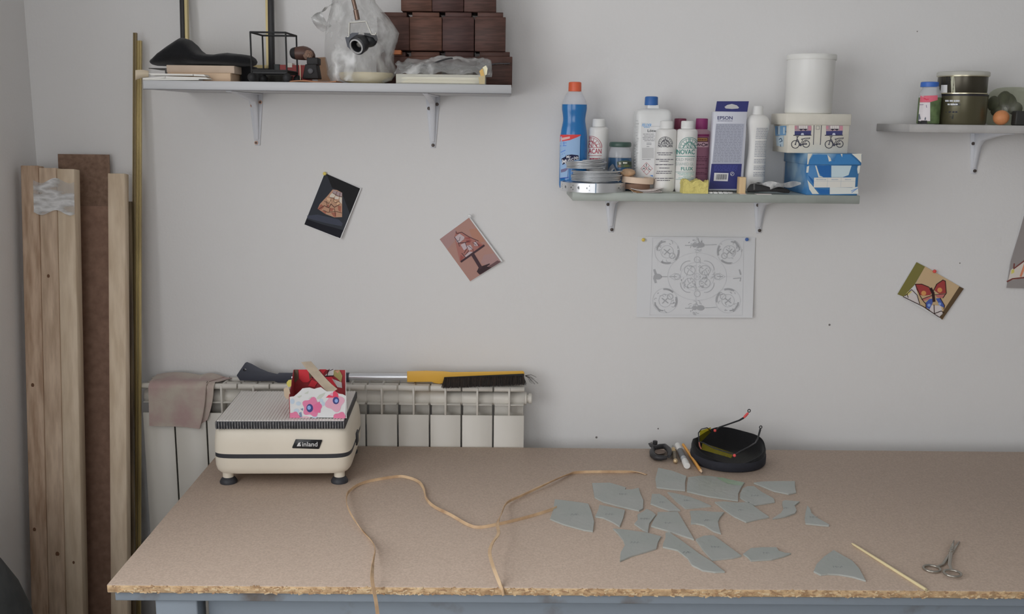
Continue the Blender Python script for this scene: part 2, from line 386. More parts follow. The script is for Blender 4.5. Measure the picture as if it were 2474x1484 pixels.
def tp(u, v, off):
    z = 1.415-.075*v+.006*math.sin(9*u+3); Y = -.297+(.177)*z/1.444-.0016-off*1-.0012*abs(math.sin(30*u+11*v))
    return Vector((xs[0]+.03+u*(xs[3]-xs[0]-.030), Y, z))
build('packing_tape', MB().sheet(tp, 24, 8, .0003), M_tape, bd)
tag(build('hardboard_sheet', lean(W(138, 374, -.03).x, W(262, 374, -.03).x, W(200, 373, -.03).z, -.0265, -.145, .0035), M_hard, origin=(-1.0, -.13, 0)),
    'dark brown hardboard strip leaning on the wall behind the boards, tallest of the two', 'hardboard')
tag(build('hardboard_sheet', lean(W(176, 497, -.04).x, W(275, 497, -.04).x, W(200, 497, -.04).z, -.045, -.18, .006), M_hard2, origin=(-.97, -.17, 0)),
    'reddish brown hardboard strip, the shorter one between pine boards and batten', 'hardboard')
bt = lean(-.9385, -.8985, 1.4318, -.1, -.315, .026)
tag(build('pine_batten', bt, M_pine2, bevel=.001, seg=1, origin=(-.918, -.31, 0)), 'single narrow pale pine batten leaning beside the taped boards', 'batten')
M_dark = mat('dark_moulding', C(84, 70, 48), .5, col2=C(58, 46, 32), vscale=30, stretch=(1, 1, .1))
M_gold = mat('brass_moulding', C(156, 138, 86), .4, metal=.35, col2=C(104, 86, 46), vscale=14, stretch=(1, 1, .1))
M_gold2 = mat('brass_tarnished', C(112, 96, 62), .45, metal=.3, col2=C(84, 70, 44), vscale=14, stretch=(1, 1, .1))
tag(build('dark_moulding', lean(W(307, 488, -.085).x, W(317, 488, -.085).x, W(312, 487, -.085).z, -.085, -.262, .008, xs=-.006), M_dark, origin=(-.9, -.25, 0)),
    'short dark brown moulding strip between the batten and the brass rods', 'moulding')
def channel(px0, px1, ztop_px, Y0, Y1, xs):
    """rod with raised lips along both sides"""
    X0, X1 = W(px0, ztop_px, Y0).x, W(px1, ztop_px, Y0).x; z = W(px0, ztop_px, Y0).z; w = X1-X0; mb = MB()
    lean(X0, X0+w*.3, z, Y0-.002, Y1-.002, .008, xs, mb); lean(X1-w*.3, X1, z, Y0-.002, Y1-.002, .008, xs, mb); lean(X0+w*.28, X1-w*.28, z, Y0, Y1, .006, xs, mb)
    return mb
tag(build('brass_rod', channel(322, 330, 79, -.034, -.19, -.058), M_gold2, origin=(-.93, -.19, 0)), 'tarnished brown brass profile rod, tallest in the corner', 'rod')
tag(build('brass_rod', channel(330.5, 335.5, 98, -.033, -.188, -.055), M_gold, origin=(-.925, -.19, 0)), 'bright brass profile rod in the middle of the leaning rods', 'rod')
tag(build('brass_rod', channel(336, 341.5, 98, -.033, -.188, -.052), M_gold, origin=(-.92, -.19, 0)), 'bright brass profile rod beside the end of the upper white shelf', 'rod')
# grey sack at the left wall
sk = MB(); rings = []
for i in range(15):
    t = i/14; z = .79*t; r = .14*(1-.05*math.sin(t*9))*(1 if t < .7 else math.sqrt(max(.004, 1-((t-.7)/.3)**2)))
    rings.append([Vector((-1.0+min(0, 0)+r*.9*math.cos(a)*(1+.05*math.sin(3*a+t*5)), -.78+r*1.25*math.sin(a)*(1+.06*math.cos(4*a-t*7)), z)) for a in [2*PI*j/28 for j in range(28)]])
sk.loft(rings)
tag(build('grey_sack', sk, mat('sack_cloth', C(62, 64, 64), .9, var=.2, vscale=30, bump=.3, bscale=300), smooth=60, origin=(-1.0, -.78, 0)), 'dark grey rounded cloth sack standing at the side wall beside the pine boards', 'sack')

# ================================================================ wall shelves
M_sh = mat('shelf_white', C(162, 163, 165), .5)
M_shg = mat('shelf_green_grey', C(138, 144, 138), .45, var=.08, vscale=25)
M_shr = mat('shelf_grey', C(150, 148, 146), .5, var=.08, vscale=25)
M_brk = mat('bracket_white', C(182, 184, 189), .4)
M_scr = mat('screw_dark', C(70, 62, 58), .4, metal=.5)
M_ring = mat('screw_ring', C(176, 140, 120), .6)
RX90 = Matrix.Rotation(PI/2, 3, 'X')
def bracket(sh, px, py_low, zt, depth, screws, wt=.036, ringed=False):
    """pressed steel bracket: tapered wall plate, tapered arm, raised rib with a gusset"""
    zl = W(px, py_low, -.004).z-.006; X = W(px, py_low-40, -.004).x; w = wt/2; wb = .0065
    mb = MB()
    mb.prism([(-w, zt), (w, zt), (wb, zl), (-wb, zl)], lambda x, z: (X+x, -.0005, z), lambda x, z: (X+x, -.0032, z))
    mb.prism([(-w, -.0005), (w, -.0005), (wb, -depth), (-wb, -depth)], lambda x, y: (X+x, y, zt), lambda x, y: (X+x, y, zt-.0027))
    rib = [(0, zt-.001), (-depth*.93, zt-.001), (-depth*.55, zt-.009), (-.034, zt-.02), (-.018, zt-.034), (-.012, zt-.05), (-.006, zl+.016), (-.001, zl+.012)]
    mb.prism(rib, lambda y, z: (X-.0075+.004*min(1, max(0, (zt-z)/(zt-zl))), y, z), lambda y, z: (X+.0075-.004*min(1, max(0, (zt-z)/(zt-zl))), y, z))
    b = build('bracket', mb, M_brk, sh, bevel=.0011, seg=1)
    for i, (sx, sy) in enumerate(screws):
        c = W(sx, sy, -.004)
        if ringed: build('screw_ring', MB().lathe([(.0046, 0), (.0044, .0016), (.003, .002)], 16, c, M=RX90), M_ring, b)
        build('screw', MB().lathe([(.0026 if ringed else .0042, 0), (.0025 if ringed else .0038, .0024), (.0012, .003)], 14, c, M=RX90), M_scr, b)
    return b
LZ = W(790, 199.5, -.3).z
LX0, LX1 = W(345, 200, -.3).x, W(1236, 200, -.3).x
shl = thing('wall_shelf', 'long white wall shelf crowded with brown wooden boxes, frames and bags', 'shelf', ((LX0+LX1)/2, -.15, LZ-.0185))
build('board', MB().box(LX0, LX1, -.3, -.001, LZ-.0185, LZ), M_sh, shl, bevel=.001, seg=1)
build('edge_strip', MB().box(LX0, LX1, -.3012, -.2998, LZ-.0195, LZ-.0183), ink(92, 90, 92), shl)
bracket(shl, 620, 346, LZ-.0185, .24, ((609, 255), (629, 247), (619, 345)), ringed=True)
bracket(shl, 1046, 352, LZ-.0185, .24, ((1036, 262), (1056, 252), (1046, 351)))
GZ = (W(1383, 468, -.2).z+W(2077, 470, -.2).z)/2
GX0, GX1 = W(1383, 475, -.2).x, W(2078, 475, -.2).x
shg = thing('wall_shelf', 'grey-green wall shelf lined with bottles, flux and cardboard boxes', 'shelf', ((GX0+GX1)/2, -.1, GZ-.019))
build('board', MB().box(GX0, GX1, -.2, -.001, GZ-.019, GZ), M_shg, shg, bevel=.001, seg=1)
bracket(shg, 1477.5, 556, GZ-.019, .17, ((1469, 494), (1478, 555)))
bracket(shg, 1835.5, 558, GZ-.019, .17, ((1831, 496), (1835, 557)))
RSZ = W(2300, 301.5, -.2).z; SX0 = W(2198, 303, -.2).x
shr = thing('wall_shelf', 'small grey wall shelf carrying dark tins and jars', 'shelf', (SX0+.35, -.1, RSZ-.018))
build('board', MB().box(SX0, SX0+.75, -.2, -.001, RSZ-.018, RSZ), M_shr, shr, bevel=.001, seg=1)
bracket(shr, 2357, 415, RSZ-.018, .17, ((2351, 347), (2370, 338), (2355, 413)))
b2 = bracket(shr, 2357+430, 415, RSZ-.018, .17, ())
# ================================================================ things on the long white shelf
LF = W(790, 199.5, -.3)
M_black = mat('black_wood', C(38, 37, 38), .5)
M_gilt = mat('gilt', C(164, 148, 100), .4, metal=.3)
# picture frame leaning on the wall
fr = thing('picture_frame', 'empty black picture frame with a gold inner lip on the long white shelf', 'frame', (W(546, 190, -.05).x, -.06, LZ))
FY = -.05
fx = [W(p, 60, FY).x for p in (434.6, 445, 451.6, 641, 647, 659)]
fz0, fz1, fz2 = LZ, W(546, 165, FY).z, W(546, 157, FY).z; fzt = LZ+.36
Mf = rot_about((0, FY, LZ), 'X', -.09)
def fbox(*a): return MB().box(*a).xf(Mf)
build('side_bar', fbox(fx[0], fx[1], FY-.012, FY+.006, fz0, fzt), M_black, fr, bevel=.001, seg=1)
build('side_bar', fbox(fx[4], fx[5], FY-.012, FY+.006, fz0, fzt), M_black, fr, bevel=.001, seg=1)
build('bottom_bar', fbox(fx[1], fx[4], FY-.012, FY+.006, fz0, fz1), M_black, fr, bevel=.001, seg=1)
build('top_bar', fbox(fx[1], fx[4], FY-.012, FY+.006, fzt-.012, fzt), M_black, fr, bevel=.001, seg=1)
g = MB(); g.box(fx[1], fx[2], FY-.009, FY+.004, fz1, fzt-.012).box(fx[3], fx[4], FY-.009, FY+.004, fz1, fzt-.012).box(fx[1], fx[4], FY-.009, FY+.004, fz1, fz2).xf(Mf)
build('gold_lip', g, M_gilt, fr)
# flat tan boxes and white card under the hat
def bx_px(pxl, pxr, pyt, pyb, Yf, depth, z0=None):
    a = W(pxl, pyb, Yf); b = W(pxr, pyt, Yf); return MB().box(a.x, b.x, Yf, Yf+depth, a.z if z0 is None else z0, b.z)
M_card = mat('tan_card', C(168, 150, 132), .8, var=.06, vscale=15)
M_card2 = wood('tan_ply', C(176, 150, 122), C(158, 130, 104), 6, (.6, 8, 8))
z2 = W(450, 175.5, -.26).z
o = build('tan_block', MB().box(W(404, 180, -.26).x, W(557, 180, -.26).x, -.26, -.12, LZ, z2), M_card2, bevel=.0015, origin=(W(480, 185, -.2).x, -.2, LZ)); tag(o, 'pale wooden slab lying on the long white shelf under the grey-tan carton', 'wood slab')
z3 = W(450, 157.5, -.25).z
o = build('flat_carton', MB().box(W(402, 165, -.25).x, W(566, 165, -.25).x, -.25, -.1, z2, z3), M_card, bevel=.0012, origin=(W(480, 170, -.2).x, -.18, z2)); tag(o, 'flat grey-tan carton under the black felt hat', 'carton')
M_wc = mat('white_card', C(200, 198, 192), .6)
wt = thing('card_strips', 'loose white card strips poking out beside the pale wooden slab', 'card', (W(430, 188, -.285).x, -.28, LZ))
def cstrip(p0, p1, p2, p3, Y, t=.0012):
    return MB().prism([p0, p1, p2, p3], lambda x, y: W(x, y, Y), lambda x, y: W(x, y, Y)+Vector((0, .03, 0)))
for q in (((358, 177), (466, 179), (466, 183), (366, 182)), ((467, 179), (492, 180), (498, 185), (468, 183.5)), ((345, 188.5), (398, 185), (400, 188), (345, 193)), ((400, 184), (498, 187), (505, 191.5), (400, 189)), ((356, 189), (480, 190), (480, 193.5), (350, 193.5))):
    build('strip', cstrip(*q, -.295+.004*random.random()), M_wc, wt)
cf = MB()
cf.sheet(lambda u, v, o: W(327+u*32, 169.5+v*24-3*math.sin(u*2.4)+4*u*(1-v)-5*u*v, -.298-.006*math.sin(v*3)+.02*u)+Vector((0, -o, 0)), 8, 8, .001)
tag(build('folded_paper', cf, mat('cream_paper', C(188, 174, 150), .8), origin=W(345, 192, -.29)), 'folded cream paper sticking out at the end of the long white shelf', 'paper')
tag(build('dark_sheet', MB().box(W(359, 164, -.2).x, W(404, 164, -.2).x, -.2, -.12, W(380, 166, -.2).z, W(380, 164.3, -.2).z).box(W(398, 164, -.2).x, W(404, 164, -.2).x, -.2, -.12, z2, W(380, 166, -.2).z), ink(84, 82, 80), origin=W(380, 166, -.2)), 'thin dark sheet tucked under the brim of the black hat', 'sheet')
# black felt hat
zz = zoomer(300, 0, 4.122)
prof = [(280, 605, 632), (300, 590, 648), (330, 575, 656), (400, 520, 657), (480, 462, 656), (560, 405, 655), (600, 379, 654), (650, 393, 653), (690, 430, 652), (730, 485, 651), (790, 533, 650), (860, 545, 650), (930, 548, 652), (1000, 536, 656), (1060, 530, 662), (1130, 538, 668), (1200, 545, 665), (1260, 554, 660), (1292, 575, 650), (1306, 602, 626)]
rings = []
for x, t, b in prof:
    px, pt, pb = 300+x/4.122, t/4.122, b/4.122; A = W(px, pt, -.185); B = W(px, pb, -.185); B.z = max(B.z, z3-.0005) if x < 1090 else B.z; h = (A.z-B.z)/2; c = (A+B)/2
    d = .055*min(1, ((x-270)/160)**.5, ((1316-x)/120)**.5)+.004
    rings.append([Vector((c.x, c.y+d*math.copysign(abs(math.cos(a))**.8, math.cos(a)), c.z+h*math.copysign(abs(math.sin(a))**.8, math.sin(a)))) for a in [2*PI*j/20 for j in range(20)]])
ht = thing('felt_hat', 'crumpled black felt hat lying on the flat tan carton', 'hat', W(480, 158, -.18))
M_felt = mat('black_felt', C(26, 26, 28), .95, spec=.1, bump=.3, bscale=500, sheen=.2)
build('crown', MB().loft(rings), M_felt, ht, smooth=80)
build('brim', bx_px(580, 604, 158, 186, -.19, .08, LZ), M_felt, ht, bevel=.006, seg=3)
# wire cube candle holder on ball feet
M_iron = mat('black_iron', C(36, 36, 37), .6, metal=.2)
ch_ = thing('wire_candle_holder', 'black wire cube candle holder standing on ball feet', 'candle holder', (W(660, 190, -.25).x, -.25, LZ))
F, B = -.285, -.2
pts = {'a': (604.5, 78, F), 'b': (690, 78.5, F), 'c': (716, 89, B), 'd': (634, 89, B)}
rb = .0095
P = {k: W(*v) for k, v in pts.items()}
zt = (P['a'].z+P['b'].z)/2; zb = LZ+rb*2
for k, v in P.items():
    v.z = zt
    foot = Vector((v.x, v.y, LZ+rb))
    build('ball_foot', MB().ball(foot, rb*1.0, 16), M_iron, ch_)
    build('post', MB().tube([(v.x, v.y, LZ+rb*1.5), (v.x, v.y, zt)], .0019, 8), M_iron, ch_)
for a, b in ('ab', 'bc', 'cd', 'da'):
    build('top_bar', MB().tube([P[a], P[b]], .0021, 8), M_iron, ch_)
    build('bottom_bar', MB().tube([Vector((P[a].x, P[a].y, LZ+.024)), Vector((P[b].x, P[b].y, LZ+.024))], .0021, 8), M_iron, ch_)
pp = [Vector((P[k].x, P[k].y, 0)) for k in 'abcd']
build('tray', MB().prism([(p.x, p.y) for p in pp], lambda x, y: (x, y, LZ+.018), lambda x, y: (x, y, LZ+.023)), M_iron, ch_)
# dark bowl of scraps behind the candle holder feet
dk = MB().lathe([(.028, 0), (.034, .012), (.036, .018), (.03, .02), (.008, .021)], 24, (W(668, 190, -.16).x, -.15, LZ), sy=.8)
tag(build('dark_dish', dk, mat('dark_dish', C(52, 50, 46), .7, var=.4, vscale=60), origin=(W(668, 190, -.16).x, -.15, LZ)), 'small dark dish of scraps behind the wire candle holder', 'dish')
# red tin
rt_ = thing('red_tin', 'flat red and black tin with a white paper label', 'tin', (W(700, 190, -.1).x, -.09, LZ))
a, b = W(664, 168, -.12), W(742, 153, -.12)
build('body', MB().box(a.x, b.x, -.12, -.06, LZ, b.z-.004), mat('tin_red', C(134, 48, 46), .5), rt_, bevel=.002)
build('lid', MB().box(a.x-.001, W(676, 160, -.12).x, -.1215, -.059, LZ+.002, b.z-.003), mat('tin_black', C(40, 44, 44), .4), rt_, bevel=.001)
build('paper_label', MB().box(W(692, 160, -.12).x, W(706, 160, -.12).x, -.1215, -.09, W(700, 163, -.12).z, b.z), mat('label_white', C(214, 210, 200), .6), rt_)
# brown and black hand tool
hd = thing('hand_tool', 'brown and black hand tool with a domed head beside the clear plastic bag', 'tool', (W(745, 190, -.2).x, -.2, LZ+.003))
Yt = -.2; A = W(702, 129, Yt); B = W(760, 132, Yt)
pr = [(702, 122, 134), (704, 118, 139), (708, 115.5, 142), (715, 113.5, 144), (724, 112, 145), (733, 111, 145.5), (742, 113, 145.5), (750, 117, 145), (757, 123, 143), (761, 131, 141)]
rg = []
for x, t, b in pr:
    p, q = W(x, t, Yt), W(x, b, Yt); h = (p.z-q.z)/2; rg.append([Vector((p.x, Yt+h*1.05*math.cos(a), (p.z+q.z)/2+h*math.sin(a))) for a in [2*PI*j/20 for j in range(20)]])
build('head', MB().loft(rg), mat('brown_leather', C(78, 54, 46), .45, var=.4, vscale=30), hd, smooth=60)
build('end_cap', MB().loft([[Vector((v.x-.0012, Yt+(v.y-Yt)*1.04, v.z)) for v in r] for r in rg[:4]]), mat('rubber_black', C(32, 31, 32), .6), hd, smooth=60)
c = W(747, 134, Yt); build('swirl_badge', MB().lathe([(.0115, -.006), (.0105, .0015), (.0085, .0018), (.008, .0032), (.005, .0036), (.0045, .005), (.001, .0054)], 24, (c.x, Yt-.0135, c.z), M=RX90), mat('badge_tan', C(120, 88, 68), .5, var=.5, vscale=200), hd)
m_rb = mat('rubber_black', C(32, 31, 32), .6)
build('collar', bx_px(741, 768, 139, 156, Yt-.018, .036), m_rb, hd, bevel=.002)
build('body', MB().prism([(737, 155), (764, 155), (770, 190.5), (730, 190.5)], lambda x, y: W(x, y, Yt-.02), lambda x, y: W(x, y, Yt-.02)+Vector((0, .04, 0))), m_rb, hd, bevel=.002)
c = W(755, 173, Yt); build('knob', MB().lathe([(.006, 0), (.006, .005), (.004, .006)], 16, (c.x, Yt-.02, c.z), M=RX90), mat('knob_grey', C(72, 72, 76), .4), hd)
tag(build('thin_rod', MB().tube([W(724.5, 155, -.235), W(726, 193, -.235)], .0009, 6), mat('rod_pale', C(186, 180, 150), .4, metal=.3), origin=W(726, 193, -.235)), 'thin pale rod standing by the black body of the hand tool', 'rod')
# leather offcut lying flat under the tool
lt = MB().sheet(lambda u, v, o: Vector((W(700, 192, -.27).x+u*(W(815, 192, -.27).x-W(700, 192, -.27).x), -.285+.2*v, LZ+.0026+.001*math.sin(u*7)+.0015*abs(math.sin(u*4+v*3)))) + Vector((0, 0, o)), 20, 6, .0026)
tag(build('leather_offcut', lt, mat('tan_leather', C(152, 102, 66), .6, var=.2, vscale=20), origin=(W(757, 192, -.2).x, -.2, LZ)), 'thin orange-brown leather offcut under the hand tool', 'leather')
# upright tan board
tag(build('tan_board', MB().prism([(763, 139), (786, 138), (800, 196), (768, 196)], lambda x, y: W(x, y, -.1), lambda x, y: W(x, y, -.1)+Vector((0, .006, 0))), mat('tan_mdf', C(150, 120, 94), .7, var=.08), origin=W(780, 196, -.1)), 'upright tan board offcut between the hand tool and the plastic bag', 'board')

# ---------------------------------------------------------------- stack of lidded wooden boxes
M_bxs = [mat('box_wood_%d' % i, C(*c), .6, col2=C(*[int(v*.8) for v in c]), vscale=40, stretch=(.5, 4, 4)) for i, c in enumerate(((80, 52, 44), (92, 60, 48), (70, 46, 42), (76, 50, 43)))]
def wbox(px0, px1, pyt, pyb, Yf, mi, label, zb=None, lidh=.011, inset=.006):
    a, b = W(px0, pyb, Yf), W(px1, pyt, Yf); z0 = a.z if zb is None else zb
    t = thing('wooden_box', label, 'box', ((a.x+b.x)/2, Yf+.045, z0), 'stacked dark wooden boxes')
    build('body', MB().box(a.x, b.x, Yf, Yf+.09, z0, b.z), M_bxs[mi % 4], t, bevel=.001, seg=1)
    build('lid', MB().box(a.x+inset, b.x-inset, Yf+.004, Yf+.086, b.z, b.z+lidh-.0004), M_bxs[mi % 4], t, bevel=.0008, seg=1)
    return b.z+lidh
YB = -.14
r3 = [(910, 986), (987, 1068), (1069, 1151), (1152, 1238)]; r2 = [(912, 988.5), (990, 1067.5), (1069, 1145.5), (1147, 1222)]; r1 = [(969, 1043), (1044, 1120), (1121, 1199)]
txt3 = ('behind the plastic bag, lowest row', 'behind the acrylic tray, second in the lowest row', 'behind the acrylic tray, third in the lowest row', 'at the shelf end, last in the lowest row')
zt3 = None
for i, (p, q) in enumerate(r3): zt3 = wbox(p, q, 137, 205, YB, i, 'dark brown lidded wooden box ' + txt3[i], LZ)
txt2 = ('half hidden by the plastic bag, first in the middle row', 'second in the middle row, slightly lighter and redder', 'third in the middle row', 'last in the middle row, at the stack end')
zt2 = None
for i, (p, q) in enumerate(r2): zt2 = wbox(p, q, 41.5, 126, YB-.004, i, 'dark brown lidded wooden box ' + txt2[i], zt3)
txt1 = ('first in the top row of the stack', 'in the middle of the top row of the stack', 'last in the top row of the stack')
for i, (p, q) in enumerate(r1): wbox(p, q, -55, 30, YB-.002, i+1, 'dark brown lidded wooden box ' + txt1[i], zt2)

# ---------------------------------------------------------------- plastic carrier bag, dish, lamp fitting
M_bag = film('clear_plastic_film', (.95, .95, .95, 1), .17, .75, 9, .25, (1, 1, .7), (.78, .78, .77, 1))
pb = thing('plastic_bag', 'crumpled clear plastic carrier bag standing around a cream dish', 'bag', (W(875, 198, -.21).x, -.21, LZ))
ol = [(198, 800, 930), (192, 797, 946), (180, 790, 955), (165, 788, 958), (150, 787, 951), (135, 786, 950), (118, 785, 955), (100, 785, 960), (78, 787, 965), (60, 790, 953), (40, 795, 938), (20, 800, 920), (5, 803, 908), (-25, 808, 898), (-60, 815, 880)]
rg = []
for i, (py, l, r) in enumerate(ol):
    A, B = W(l, py, -.21), W(r, py, -.21); cx = (A.x+B.x)/2; rx = (B.x-A.x)/2; ry = .062*(1-.35*i/len(ol)); z = max(A.z, LZ+.001)
    ring_ = []
    for j in range(48):
        a = 2*PI*j/48; n_ = noise.noise(Vector((math.cos(a)*2.2, math.sin(a)*2.2, i*.55)))*.2+noise.noise(Vector((math.cos(a)*5, math.sin(a)*5, i*.6+7)))*.18
        k = 1+n_*(.5 if abs(math.cos(a)) > .8 else 1)
        ring_.append(Vector((cx+rx*math.cos(a)*(1+n_*.15), -.21+ry*math.sin(a)*k, z)))
    rg.append(ring_)
build('bag_body', MB().loft(rg, cap=False), M_bag, pb, smooth=60)
def handle(pts, w, Y):
    mb = MB(); mb.sheet(lambda u, v, o: W(*[a+(b-a)*(u*(len(pts)-1)-int(min(u*(len(pts)-1), len(pts)-2))) for a, b in zip(pts[int(min(u*(len(pts)-1), len(pts)-2))], pts[int(min(u*(len(pts)-1), len(pts)-2))+1])], Y) + Vector(((v-.5)*w, .01*math.sin(u*9+v*5)-o, (v-.5)*w*.6)), 16, 6, .0004); return mb
build('handle', handle([(792, 70), (778, 62), (768, 48), (766, 36), (776, 24), (792, 20), (803, 10)], .022, -.215), M_bag, pb, smooth=60)
dsh = MB().lathe([(.03, 0), (.052, .008), (.056, .02), (.054, .024), (.05, .021), (.02, .006), (0, .005)], 40, (W(885, 198, -.2).x, -.2, LZ+.0015), sx=1.1, sy=.9)
tag(build('cream_dish', dsh, mat('cream_ceramic', C(186, 174, 140), .5, var=.1, vscale=12), smooth=60, origin=(W(885, 198, -.2).x, -.2, LZ+.0015)), 'shallow cream dish inside the clear plastic bag', 'dish')
M_chr = mat('bright_metal', C(128, 126, 120), .35, metal=.7)
M_br = mat('bronze_tube', C(104, 84, 72), .35, metal=.6)
M_bk = mat('black_plastic', C(34, 35, 38), .35)
YL = -.284
lf = thing('lamp_fitting', 'black bulb holder in a bright metal yoke on a bronze stem, before the plastic bag', 'lamp fitting', W(866, 120, YL))
z8 = zoomer(760, 0, 7.068)
def L8(x, y, Y=YL): return W(760+x/7.068, y/7.068, Y)
s0 = L8(735, 340); s1 = L8(700, 160); s2 = L8(660, 0)
top_ = Vector((s2.x-.06, -.02, s2.z+.30))
build('stem', MB().tube([s0, s1-(s1-s0)*.05], .0054, 14).tube([s1, s2, s2+(s2-s1)*.6, top_], .0042, 12), M_br, lf)
build('ceiling_hook', MB().tube([top_, top_+Vector((-.004, .012, .012)), top_+Vector((-.004, .0195, .012))], .003, 8), M_br, lf)
def band(pts, w=.009): 
    mb = MB()
    for a, b in zip(pts, pts[1:]):
        A, B = L8(*a), L8(*b); d = (B-A).normalized(); n = Vector((-d.z, 0, d.x))*.0011; y = Vector((0, w/2, 0))
        mb.hexa([A-n-y, A+n-y, A+n+y, A-n+y], [B-n-y, B+n-y, B+n+y, B-n+y])
    return mb
build('yoke', band([(555, 630), (590, 625), (598, 385), (740, 378), (880, 365), (975, 590), (1040, 595), (1050, 560)]), M_chr, lf)
ax = Vector((-.42, -.8, -.42)).normalized()
MQ = ax.to_track_quat('Z', 'Y').to_matrix()
c = L8(740, 775, YL-.01)
def hol(prof, m, nm, n=28, loop=False): build(nm, MB().lathe(prof, n, c, M=MQ, loop=loop), m, lf)
hol([(.0175, -.018), (.0195, -.012), (.0195, .004), (.0165, .0055), (.0125, .0055), (.0125, -.014), (.001, -.015)], M_bk, 'bulb_holder')
hol([(.0162, .0035), (.0162, .0075), (.0135, .008), (.0130, .005), (.0130, .0035)], mat('holder_rim', C(150, 150, 150), .3), 'rim', loop=True)
hol([(.006, -.014), (.006, -.004), (.0045, -.003), (.001, -.003)], M_chr, 'contact')
c2 = L8(930, 690, YL+.012)
build('switch_housing', MB().ball(c2, .0155, 20, sx=1.15, sz=.95), M_bk, lf, smooth=70)
build('clamp_plate', MB().prism([(522, 640), (640, 560), (760, 560), (700, 640), (640, 760), (660, 860), (720, 935), (560, 800)], lambda x, y: L8(x, y, YL-.004), lambda x, y: L8(x, y, YL+.002)), mat('bracket_dark', C(58, 60, 66), .4, metal=.3), lf)
build('clamp_plate', MB().prism([(840, 560), (960, 570), (1060, 600), (1082, 690), (1045, 700), (1000, 640), (860, 600)], lambda x, y: L8(x, y, YL-.004), lambda x, y: L8(x, y, YL+.004)), M_bk, lf)
# orange block
tag(build('orange_block', bx_px(948, 968.5, 121, 131, -.175, .03), mat('orange_wood', C(168, 96, 52), .6), bevel=.001, origin=W(958, 131, -.16)), 'small orange wooden offcut resting against the box stack', 'block')

# ---------------------------------------------------------------- acrylic tray with zip bag
M_acr = mat('clear_acrylic', (.9, .88, .74, 1), .08, alpha=.34, spec=.8)
tr = thing('acrylic_tray', 'clear shallow acrylic tray holding brass oddments at the end of the long shelf', 'tray', (W(1065, 203, -.24).x, -.22, LZ))
tx0, tx1 = W(957, 190, -.29).x, W(1173, 190, -.29).x; tzt = W(1065, 180, -.29).z
build('base', MB().box(tx0, tx1, -.292, -.165, LZ, LZ+.0025), M_acr, tr)
for n_, q in (('front_wall', (tx0, tx1, -.292, -.2895)), ('back_wall', (tx0, tx1, -.1675, -.165)), ('end_wall', (tx0, tx0+.0025, -.2895, -.1675)), ('end_wall', (tx1-.0025, tx1, -.2895, -.1675))):
    build(n_, MB().box(*q, LZ+.0025, tzt), M_acr, tr)
fill = thing('brass_strips', 'bundle of pale brass strips inside the clear acrylic tray', 'strips', (W(1065, 203, -.23).x, -.23, LZ+.0026))
rnd = random.Random(11)
for i in range(16):
    y = -.284+.0068*i; zz_ = LZ+.0027+(i % 3)*.0042; x0 = tx0+.006+rnd.uniform(0, .02); x1 = tx1-.006-rnd.uniform(0, .03)
    build('strip', MB().box(x0, x1, y, y+.0062, zz_, zz_+.004), mat('brass_pale_%d' % (i % 3), C(*((166, 156, 116), (146, 132, 96), (182, 176, 146))[i % 3]), .4, metal=.25), fill)
zb_ = thing('zip_bag', 'crumpled clear zip bag lying on the acrylic tray', 'bag', (W(1065, 180, -.23).x, -.23, LZ+.02))
u0, u1 = W(954, 160, -.27).x, W(1184, 160, -.27).x
def zb(u, v, o):
    x = u0+(u1-u0)*u; k = noise.noise(Vector((u*7, v*5, 2)))*.011+noise.noise(Vector((u*16, v*11, 5)))*.005
    z = tzt+.002+.030*math.sin(PI*min(1, v*1.05))**.8*(.75+.5*math.sin(u*2.6)) + max(-.001, k)
    return Vector((x+.004*math.sin(v*9), -.286+.115*v, z+o))
build('film', MB().sheet(zb, 60, 24, .0006), M_bag, zb_, smooth=70)
def zb2(u, v, o): 
    p = zb(u*.93+.03, v*.8+.1, o); p.z = tzt+.001+(p.z-tzt)*.45+.004*abs(math.sin(u*17+v*4)); return p
build('inner_fold', MB().sheet(zb2, 50, 18, .0006), M_bag, zb_, smooth=70)
bead = MB()
for i in range(26):
    u = i/25; p = W(1018+u*74, 158.5-u*17+2*math.sin(u*6), -.26); bead.ball(p, .0021, 8)
build('bead_chain', bead, mat('bead_dark', C(58, 58, 60), .3, metal=.4), zb_)
bead = MB()
for i in range(16):
    u = i/15; p = W(1178+u*52, 155-u*2+math.sin(u*9), -.15); p.y = -.146; bead.ball(p, .0017, 8)
tag(build('bead_string', bead.tube([W(1176, 155, -.147), W(1232, 153, -.147)], .0007, 6), mat('bead_dark', C(58, 58, 60), .3, metal=.4), origin=W(1205, 155, -.147)), 'dark bead string hanging against the last lowest wooden box', 'beads')
bc = thing('brass_corner', 'folded bright brass corner piece at the end of the acrylic tray', 'brass corner', W(1168, 185, -.28))
build('flap', MB().prism([(1158, 172), (1166, 165), (1170, 182), (1162, 186)], lambda x, y: W(x, y, -.294), lambda x, y: W(x, y, -.288)), mat('brass_bright', C(170, 136, 66), .45, metal=.3), bc)
build('flap', MB().prism([(1166, 163), (1174, 158), (1178, 166), (1176, 180), (1170, 184)], lambda x, y: W(x, y, -.290), lambda x, y: W(x, y, -.286)), mat('brass_pale_2', C(182, 176, 146), .4, metal=.25), bc)
build('flap', MB().prism([(1156, 186), (1172, 182), (1171, 203), (1158, 203)], lambda x, y: W(x, y, -.2955), lambda x, y: W(x, y, -.2925)), mat('brass_pale_1', C(146, 132, 96), .4, metal=.25), bc)
